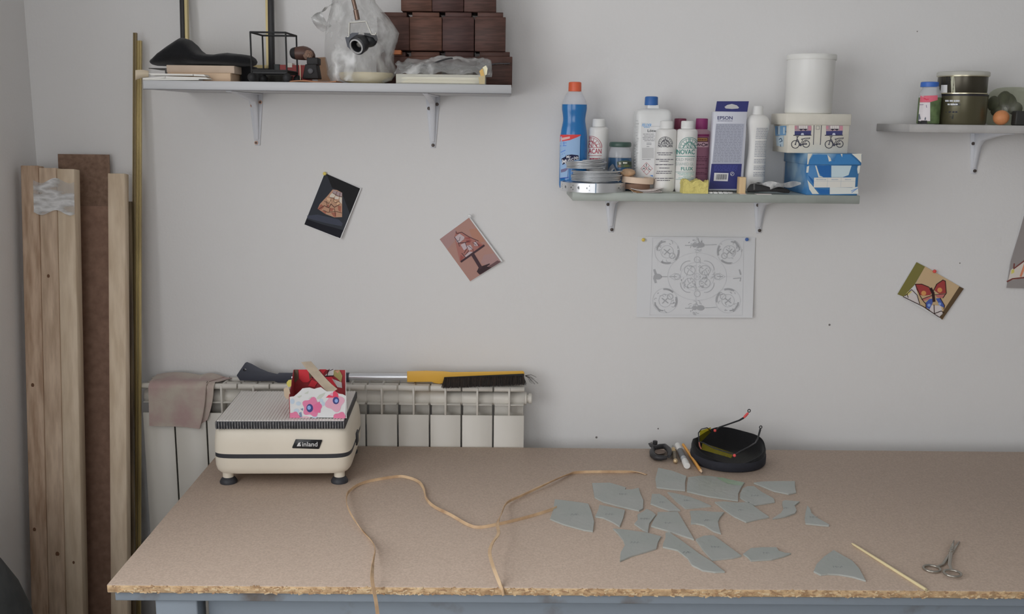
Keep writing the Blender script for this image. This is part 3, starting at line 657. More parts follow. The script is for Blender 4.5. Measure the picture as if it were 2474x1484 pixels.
# ================================================================ things on the grey-green shelf
def prof_px(pxc, Y, pts, zbase=None):
    sc = W(pxc+1, 400, Y).x-W(pxc, 400, Y).x; out = []
    for h, py in pts:
        z = zbase if py is None else W(pxc, py, Y).z; out.append((h*sc, z))
    return out
def rounded(prof, k=3):
    """smooth a profile by midpoint subdivision (ends kept)"""
    for _ in range(k-1):
        q = [prof[0]]
        for a, b in zip(prof, prof[1:]): q += [(a[0]*.75+b[0]*.25, a[1]*.75+b[1]*.25), (a[0]*.25+b[0]*.75, a[1]*.25+b[1]*.75)]
        q.append(prof[-1]); prof = q
    return prof
M_wpl = mat('white_plastic', C(206, 205, 202), .4)
M_wpl2 = mat('white_plastic_soft', C(198, 198, 196), .5)
# ---- blue glass cleaner bottle
Yb = -.085; pc = 1384.5; cx = W(pc, 400, Yb).x
mm = thing('cleaner_bottle', 'blue glass cleaner bottle with an orange cap', 'bottle', (cx, Yb, GZ))
M_bl = mat('blue_liquid', C(12, 104, 168, 1.5), .15, spec=.6)
M_cl = mat('clear_bottle', (.88, .9, .95, 1), .12, alpha=.38, spec=.7)
lo = prof_px(pc, Yb, [(28, None), (33, 452), (33.2, 430), (33, 380), (33, 345), (31.5, 320), (28, 300), (26.5, 290), (28, 275), (30, 264), (29.8, 252.5)], GZ)
hi_ = prof_px(pc, Yb, [(29.8, 252.5), (27.5, 243), (22, 230), (16, 221), (14, 216), (13.5, 213)])
build('liquid_body', MB().lathe(rounded(lo, 2), 36, (cx, Yb, 0), sy=.68), M_bl, mm, smooth=60)
build('clear_shoulder', MB().lathe(rounded(hi_, 2), 36, (cx, Yb, 0), sy=.72, cap=False), M_cl, mm, smooth=60)
cp = prof_px(pc, Yb, [(15.4, 221), (15.6, 219), (15.2, 201), (14.5, 199), (12, 198)])
build('cap', MB().lathe(cp, 28, (cx, Yb, 0)), mat('orange_plastic', C(212, 88, 44), .4), mm)
za = zoomer(1340, 300, 8.243)
mp = cyl(cx, Yb, .0338, .0232)
label_ = [(ink(150, 186, 226), za([[(112, 225), (300, 205), (515, 215), (505, 300), (495, 720), (280, 800), (255, 1060), (110, 1075)]]), 0),
          (ink(216, 60, 62), za([[(118, 212), (515, 208), (520, 225), (440, 265), (300, 320), (112, 350)]]), 1),
          (ink(236, 190, 186), za([[(135, 275), (305, 245), (308, 285), (138, 328)]]), 2),
          (ink(70, 110, 190), za(line([(130, 380), (240, 372)], 9)+line([(185, 350), (190, 430)], 9)+line([(120, 435), (235, 428)], 12)+line([(130, 560), (215, 520)], 14)+line([(150, 600), (205, 580)], 10)), 1),
          (ink(104, 98, 128), za([[(130, 905), (215, 880), (262, 880), (262, 900), (215, 945), (130, 965)]]), 1),
          (ink(30, 60, 150), za([[(110, 1072), (270, 1055), (275, 1068), (110, 1085)]]), 1)]
k_ = ink(28, 30, 60); w_ = ink(232, 232, 236)
label_ += [(k_, za([[(142, 690), (230, 640), (225, 620), (340, 605), (470, 620), (482, 700), (330, 735), (160, 810)]]), 1)]
label_ += [(w_, za(text('Mr', 240, 622, 328, 682, .012)), 2)]
for i, (ch, x0, y0, x1, y1) in enumerate((('M', 158, 702, 225, 786), ('u', 228, 705, 280, 768), ('s', 284, 690, 326, 745), ('c', 332, 672, 374, 728), ('l', 384, 645, 398, 716), ('e', 408, 645, 470, 705))): label_ += [(w_, za(text(ch, x0, y0, x1, y1, .012)), 2)]
decal('front_label', label_, mp, mm, .0006, 8)
# ---- white dispenser bottles with arched emblem
def emblem(cx0, by, R, w, m):
    """half-round stained-glass fan"""
    pp_ = arc(cx0, by, R, PI, 2*PI, w, 22)+line([(cx0-R, by), (cx0+R, by)], w)+arc(cx0, by, R*.86, PI, 2*PI, w*.7, 18)
    for i in range(9):
        a = PI+PI*i/8; 
        if i in (4,): continue
        pp_ += line([(cx0+R*.5*math.cos(a), by+R*.5*math.sin(a)), (cx0+R*.86*math.cos(a), by+R*.86*math.sin(a))], w*.8)
    pp_ += arc(cx0, by, R*.56, PI, 2*PI, w, 14)
    pp_ += line([(cx0-R*.62, by), (cx0-R*.06, by-R*.62), (cx0-R*.06, by-R*.92)], w)+line([(cx0+R*.62, by), (cx0+R*.06, by-R*.62), (cx0+R*.06, by-R*.92)], w)
    pp_ += line([(cx0-R*.14, by-R*.06), (cx0-R*.1, by-R*.38), (cx0+R*.1, by-R*.06), (cx0+R*.14, by-R*.38)], w)+ring(cx0, by-R*.24, R*.26, w*.7, 14)
    return (m, pp_, 1)
def flux_bottle(pc, Y, label, hw=25, top=292):
    X = W(pc, 400, Y).x; t = thing('flux_bottle', label, 'bottle', (X, Y, GZ))
    b = prof_px(pc, Y, [(hw-2.5, None), (hw-.3, 455), (hw, 452), (hw, 330), (hw, top+28), (hw-1, top+23), (hw-5, top+20), (13, top+19.5), (12, top+18)], GZ)
    build('body', MB().lathe(b, 36, (X, Y, 0)), M_wpl, t, smooth=50)
    c_ = prof_px(pc, Y, [(15, top+19), (15.4, top+17), (15, top+2), (14, top+.6), (11, top)])
    build('cap', MB().lathe(c_, 30, (X, Y, 0)), M_wpl2, t, smooth=40)
    sc = W(pc+1, 400, Y).x-W(pc, 400, Y).x
    return t, cyl(X, Y, hw*sc)
red, blk, grn = ink(150, 40, 62), ink(48, 46, 58), ink(46, 120, 112)
t, mp = flux_bottle(1444, -.075, 'white flux bottle with a dark red fan emblem behind the wire coils', 23.5, 287)
it = [emblem(1340+715/8.243, 300+463/8.243, 27, 1.1, red), (red, za(text('NOVACAN', 480, 488, 930, 588, .01)), 1), (red, za(line([(480, 628), (935, 628)], 8)), 1), (red, za(dashes(700, 935, 690, 26, 4)), 1)]
decal('print', it, mp, t, .0005, 6)
zc = zoomer(1560, 270, 7.069)
t, mp = flux_bottle(1606.3, -.125, 'white bottle with a small black fan emblem and many lines of black print', 25.2, 292)
it = [emblem(1560+335/7.069, 270+548/7.069, 17, .9, blk), (blk, zc(text('NOVACAN', 210, 558, 452, 608, .015)), 1)]
for x0, x1, y in ((190, 460, 702), (215, 430, 735), (175, 468, 815), (238, 392, 845), (168, 468, 905), (232, 402, 962), (188, 446, 1018), (172, 440, 1050), (162, 468, 1138), (188, 412, 1172)): it.append((ink(92, 90, 98), zc(dashes(x0, x1, y, 14, 6)), 1))
decal('print', it, mp, t, .0005, 6)
t, mp = flux_bottle(1656.5, -.13, 'white flux bottle with a large green fan emblem beside the sponge', 25, 292)
it = [emblem(1560+745/7.069, 270+622/7.069, 26, 1.1, grn), (grn, zc(text('NOVAC', 530, 645, 835, 728, .01)), 1), (grn, zc(line([(515, 760), (838, 760)], 9)), 1), (ink(140, 150, 150), zc(text('OLD MAST', 520, 792, 825, 840)), 1),
      (ink(150, 162, 160), zc(text('STAINED GL', 515, 868, 820, 918)), 1), (grn, zc(text('FLUX', 605, 945, 806, 1003, .01)), 1), (grn, zc(line([(515, 1030), (828, 1030)], 5)+line([(515, 1155), (828, 1155)], 5)), 1)]
for x0, x1, y in ((540, 820, 1052), (570, 820, 1078), (640, 770, 1104), (560, 815, 1130)): it.append((ink(120, 162, 158), zc(dashes(x0, x1, y, 11, 6)), 1))
decal('print', it, mp, t, .0005, 6)
# ---- clear canister with blue cap
Yf = -.075; fx_, fz_ = W(1572, 400, Yf).x, 0
fl = thing('canister', 'large translucent white canister with a blue screw cap', 'canister', (fx_, Yf, GZ))
pr = prof_px(1572, Yf, [(38, None), (42, 455), (43, 448), (43, 300), (43, 278), (41, 270), (36, 265.5), (24, 263), (15, 262), (14.5, 258), (14.5, 254)], GZ)
pr = [(r*1.0, z) for r, z in pr]
build('body', MB().lathe(pr, 48, (fx_, Yf, 0), sy=.8, p=5.), mat('canister_plastic', C(196, 197, 196), .35, spec=.5), fl, smooth=50)
cp = prof_px(1573.5, Yf, [(15.6, 254.5), (15.8, 252), (15.4, 236), (14.6, 234), (11, 233)])
build('cap', MB().lathe(cp, 28, (W(1573.5, 250, Yf).x, Yf, 0)), mat('blue_plastic', C(38, 92, 158, 1.5), .45), fl)
gr = MB()
for i in range(22):
    z = GZ+.02+.0068*i; w = .008 if i % 5 else .013; x = W(1531, 400, Yf-.03).x; gr.box(x, x+w*.6, Yf-.0345, Yf-.03, z, z+.0011)
build('scale_marks', gr, ink(160, 160, 160), fl)
zd = zoomer(1340, 180, 4.637); sc = W(1573, 400, Yf).x-W(1572, 400, Yf).x
Yfr = Yf-43*sc*.8
it = [(ink(206, 206, 206), zd([rect(970, 540, 1255, 1145)]), 0), (ink(60, 140, 196), zd(text('FELDER', 980, 552, 1085, 584, .008, 6)), 1), (ink(110, 160, 200), zd(dashes(1000, 1065, 594, 7, 3)), 1), (ink(150, 150, 150), zd(line([(1085, 582), (1250, 582)], 3)), 1),
      (ink(60, 60, 64), zd(text('Lötwasser', 1040, 616, 1245, 645, .015)), 1), (ink(166, 166, 166), zd([rect(978, 822, 1110, 940)]), 1), (ink(60, 120, 190), zd([[(1062, 1130), (1100, 1128), (1100, 1145)]]), 1)]
for x0, x1, y in ((990, 1115, 668), (1000, 1120, 688), (985, 1110, 706), (990, 1120, 724), (1005, 1120, 742), (1030, 1085, 768), (1030, 1085, 784), (1030, 1060, 808), (980, 1075, 952)): it.append((ink(130, 130, 134), zd(dashes(x0, x1, y, 8, 5)), 1))
rd_ = ink(168, 96, 100)
for qx, qy in ((1028, 1020), (998, 1055), (1062, 1055), (1030, 1090)):
    it.append((rd_, zd(line([(qx, qy-34), (qx+34, qy), (qx, qy+34), (qx-34, qy), (qx, qy-34)], 4)), 1))
it += [(ink(50, 46, 48), zd(line([(1028, 1000), (1028, 1026)], 7)+line([(1028, 1034), (1028, 1038)], 7)+line([(985, 1062), (1000, 1048), (1012, 1062)], 6)+line([(1055, 1045), (1055, 1062), (1075, 1068)], 6)), 1)]
decal('label', it, pl(Yfr), fl, .0006)
# ---- purple capped bottles
M_pb = mat('pink_translucent', C(150, 112, 126), .3, spec=.5)
for i, (pcx, Yp, lab) in enumerate(((1639, -.055, 'purple capped bottle hidden behind the two white print bottles'), (1690.5, -.065, 'mauve labelled bottle with a purple cap beside the tall blue and white carton'))):
    X = W(pcx, 400, Yp).x; t = thing('patina_bottle', lab, 'bottle', (X, Yp, GZ))
    build('body', MB().lathe(prof_px(pcx, Yp, [(21, None), (22.5, 450), (22.5, 325), (21, 318), (15, 313), (13, 311)], GZ), 32, (X, Yp, 0)), M_pb, t, smooth=50)
    build('cap', MB().lathe(prof_px(pcx, Yp, [(14, 312), (14.4, 310), (14.2, 288), (13.4, 286.4), (9, 286)]), 28, (X, Yp, 0)), mat('purple_cap_%d' % i, C(*((104, 40, 64), (122, 34, 90))[i]), .5), t)
    if i:
        s_ = (W(pcx+1, 400, Yp).x-W(pcx, 400, Yp).x)*22.5; mp = cyl(X, Yp, s_)
        it = [(ink(146, 96, 116), zc([rect(850, 385, 1075, 1160)]), 0), (ink(120, 40, 84), zc([rect(850, 385, 1078, 425)]), 1), (ink(96, 60, 54), zc([rect(868, 440, 1058, 512)]), 1), (ink(206, 160, 90), zc([rect(880, 455, 1048, 498)]), 2), (ink(110, 60, 40), zc(dashes(890, 1040, 477, 26, 5)), 3),
              (ink(206, 170, 180), zc([rect(850, 520, 1068, 606)]), 1), (ink(60, 32, 52), zc(line([(856, 582), (872, 540), (884, 580), (900, 545), (915, 582), (934, 552), (950, 580)], 9)+arc(985, 562, 26, .6, 5.7, 10, 10)+line([(1012, 548), (1018, 580), (1034, 548), (1040, 580), (1056, 550)], 9)), 2)]
        for x0, x1, y in ((850, 1040, 770), (850, 1055, 805), (850, 1045, 838), (850, 1000, 905), (850, 1055, 965), (850, 1000, 1040), (850, 1045, 1065), (850, 890, 1130)): it.append((ink(96, 56, 76), zc(dashes(x0, x1, y, 12, 6)), 1))
        decal('label', it, mp, t, .0005, 6)
# ---- jar with dark green lid
Yj = -.105; X = W(1497, 400, Yj).x; jr = thing('glass_jar', 'glass jar of blue liquid with a dark green lid', 'jar', (X, Yj, GZ))
build('liquid', MB().lathe(prof_px(1497, Yj, [(25, None), (28.5, 448), (29, 400), (28, 381)], GZ+.001), 32, (X, Yj, 0)), mat('jar_liquid', C(36, 76, 112, 1.4), .2), jr)
build('glass', MB().lathe(rounded(prof_px(1497, Yj, [(27, 380.5), (27, 372), (25, 362), (22.5, 357), (22.5, 353)]), 2), 32, (X, Yj, 0), cap=False), M_cl, jr, smooth=60)
build('lid', MB().lathe(prof_px(1497, Yj, [(25.5, 355), (26.5, 353), (26.3, 346), (24.5, 343.5), (20, 343)]), 32, (X, Yj, 0)), mat('green_lid', C(52, 74, 66), .35), jr)
ze = zoomer(1440, 330, 9.894); s_ = (W(1498, 400, Yj).x-W(1497, 400, Yj).x)*29
it = [(ink(70, 84, 72), ze([[(500, 610), (600, 578), (720, 570), (850, 600), (860, 735), (760, 740), (520, 740)]]), 0), (ink(52, 60, 50), ze([[(525, 640), (690, 590), (840, 620), (835, 690), (690, 650), (535, 690)]]), 1), (ink(196, 196, 186), ze(text('BI', 548, 612, 600, 670, .02)+dashes(640, 740, 628, 40, 4)), 2),
      (ink(86, 96, 60), ze([disc(720, 700, 60, 14, 32)]), 2), (ink(120, 96, 84), ze([disc(560, 705, 40, 12, 28)]), 2)]
decal('label', it, cyl(X, Yj, s_), jr, .0006, 5)
# ---- perforated strapping roll, wire coils
X = W(1432, 455, -.13).x; Yr = -.135; rr = .0765
rl = thing('strapping_roll', 'roll of perforated galvanised steel strap overhanging the shelf end', 'strap roll', (X, Yr, GZ))
M_galv = mat('galvanised', C(176, 178, 180), .32, metal=.75)
zt_ = GZ+.021
bnd = build('band', MB().lathe([(rr, GZ), (rr, zt_), (rr-.004, zt_), (rr-.004, GZ+.001)], 64, (X, Yr, 0), loop=True).lathe([(rr-.006, GZ), (rr-.006, zt_-.002), (rr-.011, zt_-.002), (rr-.011, GZ+.001)], 48, (X, Yr, 0), loop=True), M_galv, rl, smooth=40)
build('inner_wraps', MB().lathe([(rr-.0115, GZ), (rr-.0115, zt_-.001), (.03, zt_-.001), (.03, GZ)], 48, (X, Yr, 0), loop=True), M_galv, rl)
hm = MB()
for k in (0, 1, 2, 3, 4, 8, 9, 10):        # punched holes through the outer wrap
    a = -1.35+k*.27; hs = [(a, .0105, .0032 if k % 2 else .002)]
    if k % 2 == 0: hs += [(a+.07, .006, .0012), (a+.07, .0155, .0012)]
    for a2, dz, r_ in hs:
        hm.lathe([(r_, -.0047), (r_, .003)], 14, Vector((X+rr*math.sin(a2), Yr-rr*math.cos(a2), GZ+dz)), M=(Matrix.Rotation(a2, 3, 'Z') @ RX90))
cut(bnd, hm)
build('blue_tie', MB().box(W(1438, 450, -.21).x, W(1440.5, 450, -.21).x, Yr-rr-.0012, Yr-rr+.01, GZ, zt_+.001), ink(110, 130, 150), rl)
M_wire = mat('solder_wire', C(160, 162, 164), .35, metal=.7)
def coil(name, label, cx_, cy_, z0, r0, turns, pitch, wr, seed, tilt=0.):
    rnd = random.Random(seed); pts = []; N = 40
    rad = [r0*(1+rnd.uniform(-.09, .06)) for _ in range(turns+2)]; off = [(rnd.uniform(-.003, .003), rnd.uniform(-.003, .003)) for _ in range(turns+2)]
    layer = [rnd.uniform(-.2, .2)*pitch for _ in range(turns+2)]
    for i in range(turns*N+1):
        t = i/N; k = int(t); f_ = t-k; r = rad[k]*(1-f_)+rad[k+1]*f_; ox = off[k][0]*(1-f_)+off[k+1][0]*f_; oy = off[k][1]*(1-f_)+off[k+1][1]*f_
        lz = layer[k]*(1-f_)+layer[k+1]*f_; a = 2*PI*t
        pts.append(Vector((cx_+ox+r*math.cos(a), cy_+oy+r*math.sin(a)*.95, z0+wr+pitch*t*.97+max(0, lz)+tilt*math.cos(a)*t/turns)))
    o = build(name, MB().tube(pts, wr, 7), M_wire, smooth=60, origin=(cx_, cy_, z0)); tag(o, label, 'wire coil'); return o
zc0 = zt_+.0002
xl_ = W(1440, 430, -.135).x
coil('wire_coil', 'wide lower coil of dull silver solder wire on the steel strap roll', xl_, -.137, zc0, .058, 7, .0036, .0018, 3)
zc1 = zc0+.0036*7+.0040
coil('wire_coil', 'smaller upper coil of silver wire on top of the wide coil', W(1416, 405, -.14).x, -.14, zc1, .046, 5, .0040, .0019, 9, .004)
# ---- zip sachet, brown lump, tape roll, papers
lm = MB().ball((W(1517, 413, -.135).x, -.135, GZ+.043), .0165, 18, sx=1.1, sy=.8, sz=.6)
tag(build('brown_stone', lm, mat('brown_stone', C(168, 136, 104), .6, var=.25, vscale=60), smooth=80, origin=(W(1517, 413, -.135).x, -.135, GZ+.033)), 'smooth tan brown pebble resting before the glass jar', 'stone')
X = W(1540, 430, -.13).x
tpz = GZ+.0185
ta = thing('masking_tape_roll', 'roll of cream masking tape lying on folded papers', 'tape roll', (X, -.128, tpz))
build('tape', MB().lathe([(.037, 0), (.0385, .001), (.0385, .0135), (.037, .0145), (.026, .0145), (.026, 0)], 48, (0, 0, 0), loop=True).xf(Matrix.Translation((X, -.128, tpz)) @ Matrix.Rotation(.06, 4, 'Y')), mat('tape_cream', C(196, 172, 150), .7), ta, smooth=40)
tag(build('cardboard_ring', MB().lathe([(.034, 0), (.034, .0125), (.028, .0125), (.028, 0)], 36, (X-.004, -.128, GZ+.0055), loop=True), mat('card_brown', C(112, 86, 70), .8), origin=(X, -.128, GZ+.0055)), 'brown cardboard ring under the masking tape roll', 'ring')
sc_ = MB().sheet(lambda u, v, o: Vector((W(1462+40*u, 400, -.15).x, -.155+.03*v, GZ+.03+.034*(1-abs(2*u-1.05))*(.6+.4*v)+.003*math.sin(u*14+v*9)))+Vector((0, -o, 0)), 18, 10, .0005)
tag(build('clear_sachet', sc_, M_bag, smooth=70, origin=(W(1482, 410, -.15).x, -.15, GZ+.03)), 'small crumpled clear sachet between the wire coils and the tan pebble', 'sachet')
M_pap = mat('paper_scrap', C(196, 188, 184), .7)
for i, (zz0, px0, px1, dy, lab) in enumerate(((.0002, 1530, 1600, 0, 'lowest loose white paper sheet at the shelf edge'), (.0022, 1528, 1596, .004, 'middle white paper sheet of the three at the shelf edge'), (.0042, 1524, 1603, -.002, 'uppermost curled white paper sheet under the tape roll'))):
    a, b = W(px0, 460, -.2).x, W(px1, 460, -.2).x
    ps = MB().sheet(lambda u, v, o: Vector((a+(b-a)*u+.01*v, -.197+dy+.1*v, GZ+zz0+.0012+(.0095*(u-.45)**2*3 if i == 2 else .0025*u*u)*(1-v)))+Vector((0, 0, o)), 12, 8, .001)
    tag(build('paper_sheet', ps, M_pap, origin=((a+b)/2, -.15, GZ+zz0)), lab, 'paper')
tw = MB(); rnd = random.Random(2)
for i in range(7):
    a = W(1520+i*2.2, 455, -.195); tw.tube([Vector((a.x, -.195+.004*rnd.random(), GZ+.010-.001*i)), Vector((a.x+.008, -.199, GZ+.004)), Vector((a.x+.017+.004*rnd.random(), -.1985, GZ+.001))], .0009, 5)
tag(build('twine_tuft', tw, mat('twine', C(120, 92, 64), .8), origin=W(1530, 460, -.197)), 'frayed brown twine tuft beside the strap roll', 'twine')
# ---- sponge
sp = bmesh.new()
a, b = W(1648, 455, -.185), W(1709, 455, -.185); zt2_ = W(1680, 437, -.185).z
def spg(u, v, w):
    x = a.x+(b.x-a.x)*u; y = -.194+.036*v; z = GZ+(zt2_-GZ)*w
    if w > .5: z += .0035*math.sin(u*13)+.001*math.sin(u*31+v*7)
    n_ = .0016*noise.noise(Vector((u*6, v*6, w*6))); return Vector((x+n_, y+n_, z+(n_ if w > .2 else 0)))
G = 14; mb = MB()
for ax_ in range(6):
    vs = []; fs = []
    for i in range(G+1):
        for j in range(G+1):
            s, q = i/G, j/G; vs.append(spg(*[(s, q, 0), (s, q, 1), (s, 0, q), (s, 1, q), (0, s, q), (1, s, q)][ax_]))
    for i in range(G):
        for j in range(G): k = i*(G+1)+j; fs.append((k, k+1, k+G+2, k+G+1))
    mb.add(vs, fs)
tag(build('sponge', mb, mat('yellow_sponge', C(206, 192, 104), .9, var=.12, vscale=80, bump=.8, bscale=260), smooth=60, origin=((a.x+b.x)/2, -.176, GZ)), 'yellow sponge with a ridged top at the shelf edge', 'sponge')
# ---- ink carton
ep = thing('ink_carton', 'tall blue and white ink carton with a hanging tab', 'carton', (W(1753, 455, -.13).x, -.115, GZ))
Ye = -.145
def eq(x, y, Y=Ye): return W(x, y, Y)
q = [(1725, 270), (1805, 270), (1794, 460), (1713, 460)]
zb0 = GZ
def ebox(poly, d): 
    return MB().prism(poly, lambda x, y: Vector((eq(x, y).x, Ye, max(GZ, eq(x, y).z))), lambda x, y: Vector((eq(x, y).x+.004, Ye+d, max(GZ, eq(x, y).z))))
M_ew = mat('carton_white', C(188, 190, 200), .45); M_eb = mat('carton_blue', C(42, 46, 108, 1.5), .45)
build('body', ebox(q, .045), M_ew, ep, bevel=.0006, seg=1)
zf = zoomer(1680, 120, 3.905)
tabp = [(203, 487), (505, 487), (490, 588), (187, 582)]
hole = [(275, 540), (300, 522), (345, 512), (390, 525), (412, 545), (405, 556), (345, 560), (285, 555)]
# tab with a real hang hole: ring of quads around it
def ringpoly(outer, inner):
    n = len(inner); out = []
    cxh = sum(p[0] for p in inner)/n; cyh = sum(p[1] for p in inner)/n
    def hit(p):
        dx, dy = p[0]-cxh, p[1]-cyh; best = None
        for i in range(len(outer)):
            (x1, y1), (x2, y2) = outer[i], outer[(i+1) % len(outer)]; ex, ey = x2-x1, y2-y1; den = dx*ey-dy*ex
            if abs(den) < 1e-9: continue
            t = ((x1-cxh)*ey-(y1-cyh)*ex)/den; s = ((x1-cxh)*dy-(y1-cyh)*dx)/den
            if t > 0 and -1e-6 <= s <= 1+1e-6 and (best is None or t < best): best = t
        return (cxh+dx*best, cyh+dy*best)
    ang = lambda p: math.atan2(p[1]-cyh, p[0]-cxh)
    pts = sorted([(ang(p), p, hit(p)) for p in inner]+[(ang(p), None, p) for p in outer])
    res = []
    for i, (a_, p, h) in enumerate(pts):
        if p is None:
            # find inner point by interpolation between neighbours
            j = i
            while pts[j % len(pts)][1] is None: j -= 1
            k2 = i
            while pts[k2 % len(pts)][1] is None: k2 += 1
            A, B = pts[j % len(pts)], pts[k2 % len(pts)]; p = ((A[1][0]+B[1][0])/2, (A[1][1]+B[1][1])/2)
        res.append((p, h))
    return [[res[i][0], res[i][1], res[(i+1) % len(res)][1], res[(i+1) % len(res)][0]] for i in range(len(res))]
tm = MB()
for qd in zf(ringpoly(tabp, hole)): tm.prism(qd, lambda x, y: W(x, y, Ye+.001), lambda x, y: W(x, y, Ye+.0025))
build('hang_tab', tm, M_eb, ep, smooth=0)
it = [(ink(46, 48, 96), zf(text('EPSON', 208, 628, 350, 660, .008)), 1), (ink(120, 122, 140), zf(dashes(208, 350, 672, 6, 5)), 1), (ink(150, 153, 166), zf([[(195, 698), (462, 698), (430, 1078), (158, 1078)]]), 0),
      (M_eb, zf([[(152, 1078), (438, 1078), (420, 1315), (128, 1315)]]), 0), (ink(206, 206, 208), zf([[(178, 1162), (312, 1165), (305, 1242), (172, 1238)]]), 1), (ink(206, 206, 212), zf(ring(347, 1172, 17, 5, 14)+line([(338, 1180), (350, 1165)], 5)), 1)]
for i in range(24): 
    y = 712+i*15; sh_ = -(y-698)*.09; it.append((ink(118, 121, 136), zf(dashes(200+sh_, 455+sh_, y, 5, 10)), 1))
for i in range(5): y = 1095+i*12; it.append((ink(70, 78, 150), zf(dashes(178-i, 400-i*2, y, 4, 8)), 1))
x = 198; rnd = random.Random(4)
while x < 300: w = rnd.choice((2, 3, 5)); it.append((ink(50, 50, 60), zf([[(x, 1176), (x+w, 1176), (x+w-5, 1226), (x-5, 1226)]]), 2)); x += w+rnd.choice((2, 3, 4))
decal('print', it, lambda x, y, o: Vector((eq(x, y).x, Ye-o, max(GZ, eq(x, y).z))), ep, .0005)
# ---- white lotion bottle
Yw = -.125; wb_ = thing('lotion_bottle', 'white waisted squeeze bottle with grey print, leaning on the block', 'bottle', (W(1824, 455, Yw).x, Yw, GZ))
rg = []
for hw, c_, py in ((21, 1820, 461), (24, 1821, 455), (24.5, 1822, 430), (23.5, 1825, 400), (22, 1828, 375), (21, 1829, 352), (22.5, 1830, 330), (26, 1831, 312), (28, 1831, 300), (27.5, 1831, 292), (24, 1831, 284), (18, 1831, 279), (12.5, 1831, 277), (12, 1830.5, 274)):
    p = W(c_, py, Yw); s_ = hw*(W(c_+1, py, Yw).x-W(c_, py, Yw).x); z = max(GZ, p.z)
    rg.append([Vector((p.x+s_*math.cos(a), Yw+s_*.72*math.sin(a), z)) for a in [2*PI*j/32 for j in range(32)]])
build('body', MB().loft(rg), M_wpl, wb_, smooth=60)
build('cap', MB().lathe(prof_px(1830.5, Yw, [(12.5, 277), (12.8, 275), (12.2, 258), (11.2, 256.4), (8, 256)]), 26, (W(1830.5, 270, Yw).x, Yw, 0)), M_wpl2, wb_)
it = []
for i in range(30):
    y = 742+i*15.5
    if i in (7, 18, 22, 26): continue
    f_ = 1-math.sin(min(1, (y-742)/420)*PI)*.0; x0 = 560-(y-742)*.07; x1 = 668-(y-742)*.06; it.append((ink(136, 138, 146), zf(dashes(x0, x1, y, 7, 6)), 0))
def mpw(x, y, o):
    i = 0; py = y
    cs = [(461, 1820, 21), (430, 1822, 24.5), (400, 1825, 23.5), (375, 1828, 22), (352, 1829, 21), (330, 1830, 22.5), (312, 1831, 26), (300, 1831, 28), (270, 1831, 28)]
    for (a1, c1, h1), (a2, c2, h2) in zip(cs, cs[1:]):
        if a2 <= py <= a1: t = (a1-py)/(a1-a2); c_ = c1+(c2-c1)*t; h = h1+(h2-h1)*t; break
    else: c_, h = 1831, 27
    s_ = h*.00100; s_ = h*(W(c_+1, py, Yw).x-W(c_, py, Yw).x); s = max(-.95, min(.95, (x-c_)/h)); aa = math.asin(s)
    return Vector((W(c_, py, Yw).x+(s_+o)*math.sin(aa), Yw-(s_*.72+o*1.2)*math.cos(aa), W(x, y, Yw-s_*.7).z))
decal('print', it, mpw, wb_, .0008, 6)
# ---- small wood block, tool in plastic, chain
tag(build('wood_block', MB().box(W(1786.5, 450, -.19).x, W(1802, 450, -.19).x, -.19, -.165, GZ, W(1795, 428.5, -.19).z), wood('block_wood', C(198, 172, 128), C(180, 150, 108), 10, (6, 6, .6)), bevel=.0008, origin=(W(1795, 450, -.19).x, -.178, GZ)), 'small pale wooden block standing before the white squeeze bottle', 'block')
tl = thing('black_pliers', 'black handled tool in a clear plastic sleeve before the blue box', 'tool', (W(1856, 465, -.18).x, -.18, GZ))
zg = zoomer(1780, 410, 15.46)
hp = [(360, 750), (480, 570), (700, 535), (900, 560), (1080, 610), (1300, 670), (1560, 720), (1780, 700), (1930, 740), (2000, 810), (1960, 880), (1760, 870), (1500, 830), (1200, 820), (800, 825), (420, 835)]
build('handle', MB().prism(zg([hp])[0], lambda x, y: W(x, y, -.19), lambda x, y: W(x, y, -.178)), mat('rubber_black', C(32, 31, 32), .6), tl, bevel=.0015)
build('handle', MB().prism(zg([[(480, 560), (800, 470), (1100, 540), (1600, 640), (1900, 720), (1800, 800), (900, 810), (500, 820)]])[0], lambda x, y: W(x, y, -.174), lambda x, y: W(x, y, -.162)), mat('rubber_black', C(32, 31, 32), .6), tl, bevel=.0015)
a = W(1821, 440, -.185); 
build('plastic_sleeve', MB().sheet(lambda u, v, o: W(1820+u*115, 437+3*u+v*20*(1-.6*u)+2.5*math.sin(u*13+v*4)+(1-u)*4, -.193+.01*math.sin(u*8)+.02*v*0)+Vector((0, -o, 0)), 30, 8, .0005), M_bag, tl, smooth=70)
chn = MB()
for i in range(14):
    a_ = 2*PI*i/14; chn.tube([Vector((W(1740, 462, -.18).x+.028*math.cos(a_+t_), -.182+.011*math.sin(a_+t_), GZ+.0018)) for t_ in (0, .12, .24, .36)], .0018, 6)
tag(build('white_ring', chn, mat('chain_white', C(196, 196, 194), .5), origin=(W(1740, 462, -.18).x, -.18, GZ)), 'small flattened loop of white plastic links on the shelf beside the sponge', 'loop')
tag(build('paper_slip', MB().box(W(1826, 466, -.19).x, W(1862, 466, -.19).x, -.199, -.18, GZ, GZ+.0012), M_pap, origin=(W(1840, 466, -.19).x, -.19, GZ)), 'thin white paper slip under the black handled tool', 'paper')
tag(build('pink_card', MB().box(W(1786, 466, -.19).x, W(1801, 466, -.19).x, -.1995, -.1905, GZ, GZ+.0012), mat('pink_card', C(190, 168, 152), .7), origin=(W(1794, 466, -.19).x, -.195, GZ)), 'small pinkish card in front of the pale wooden block', 'card')
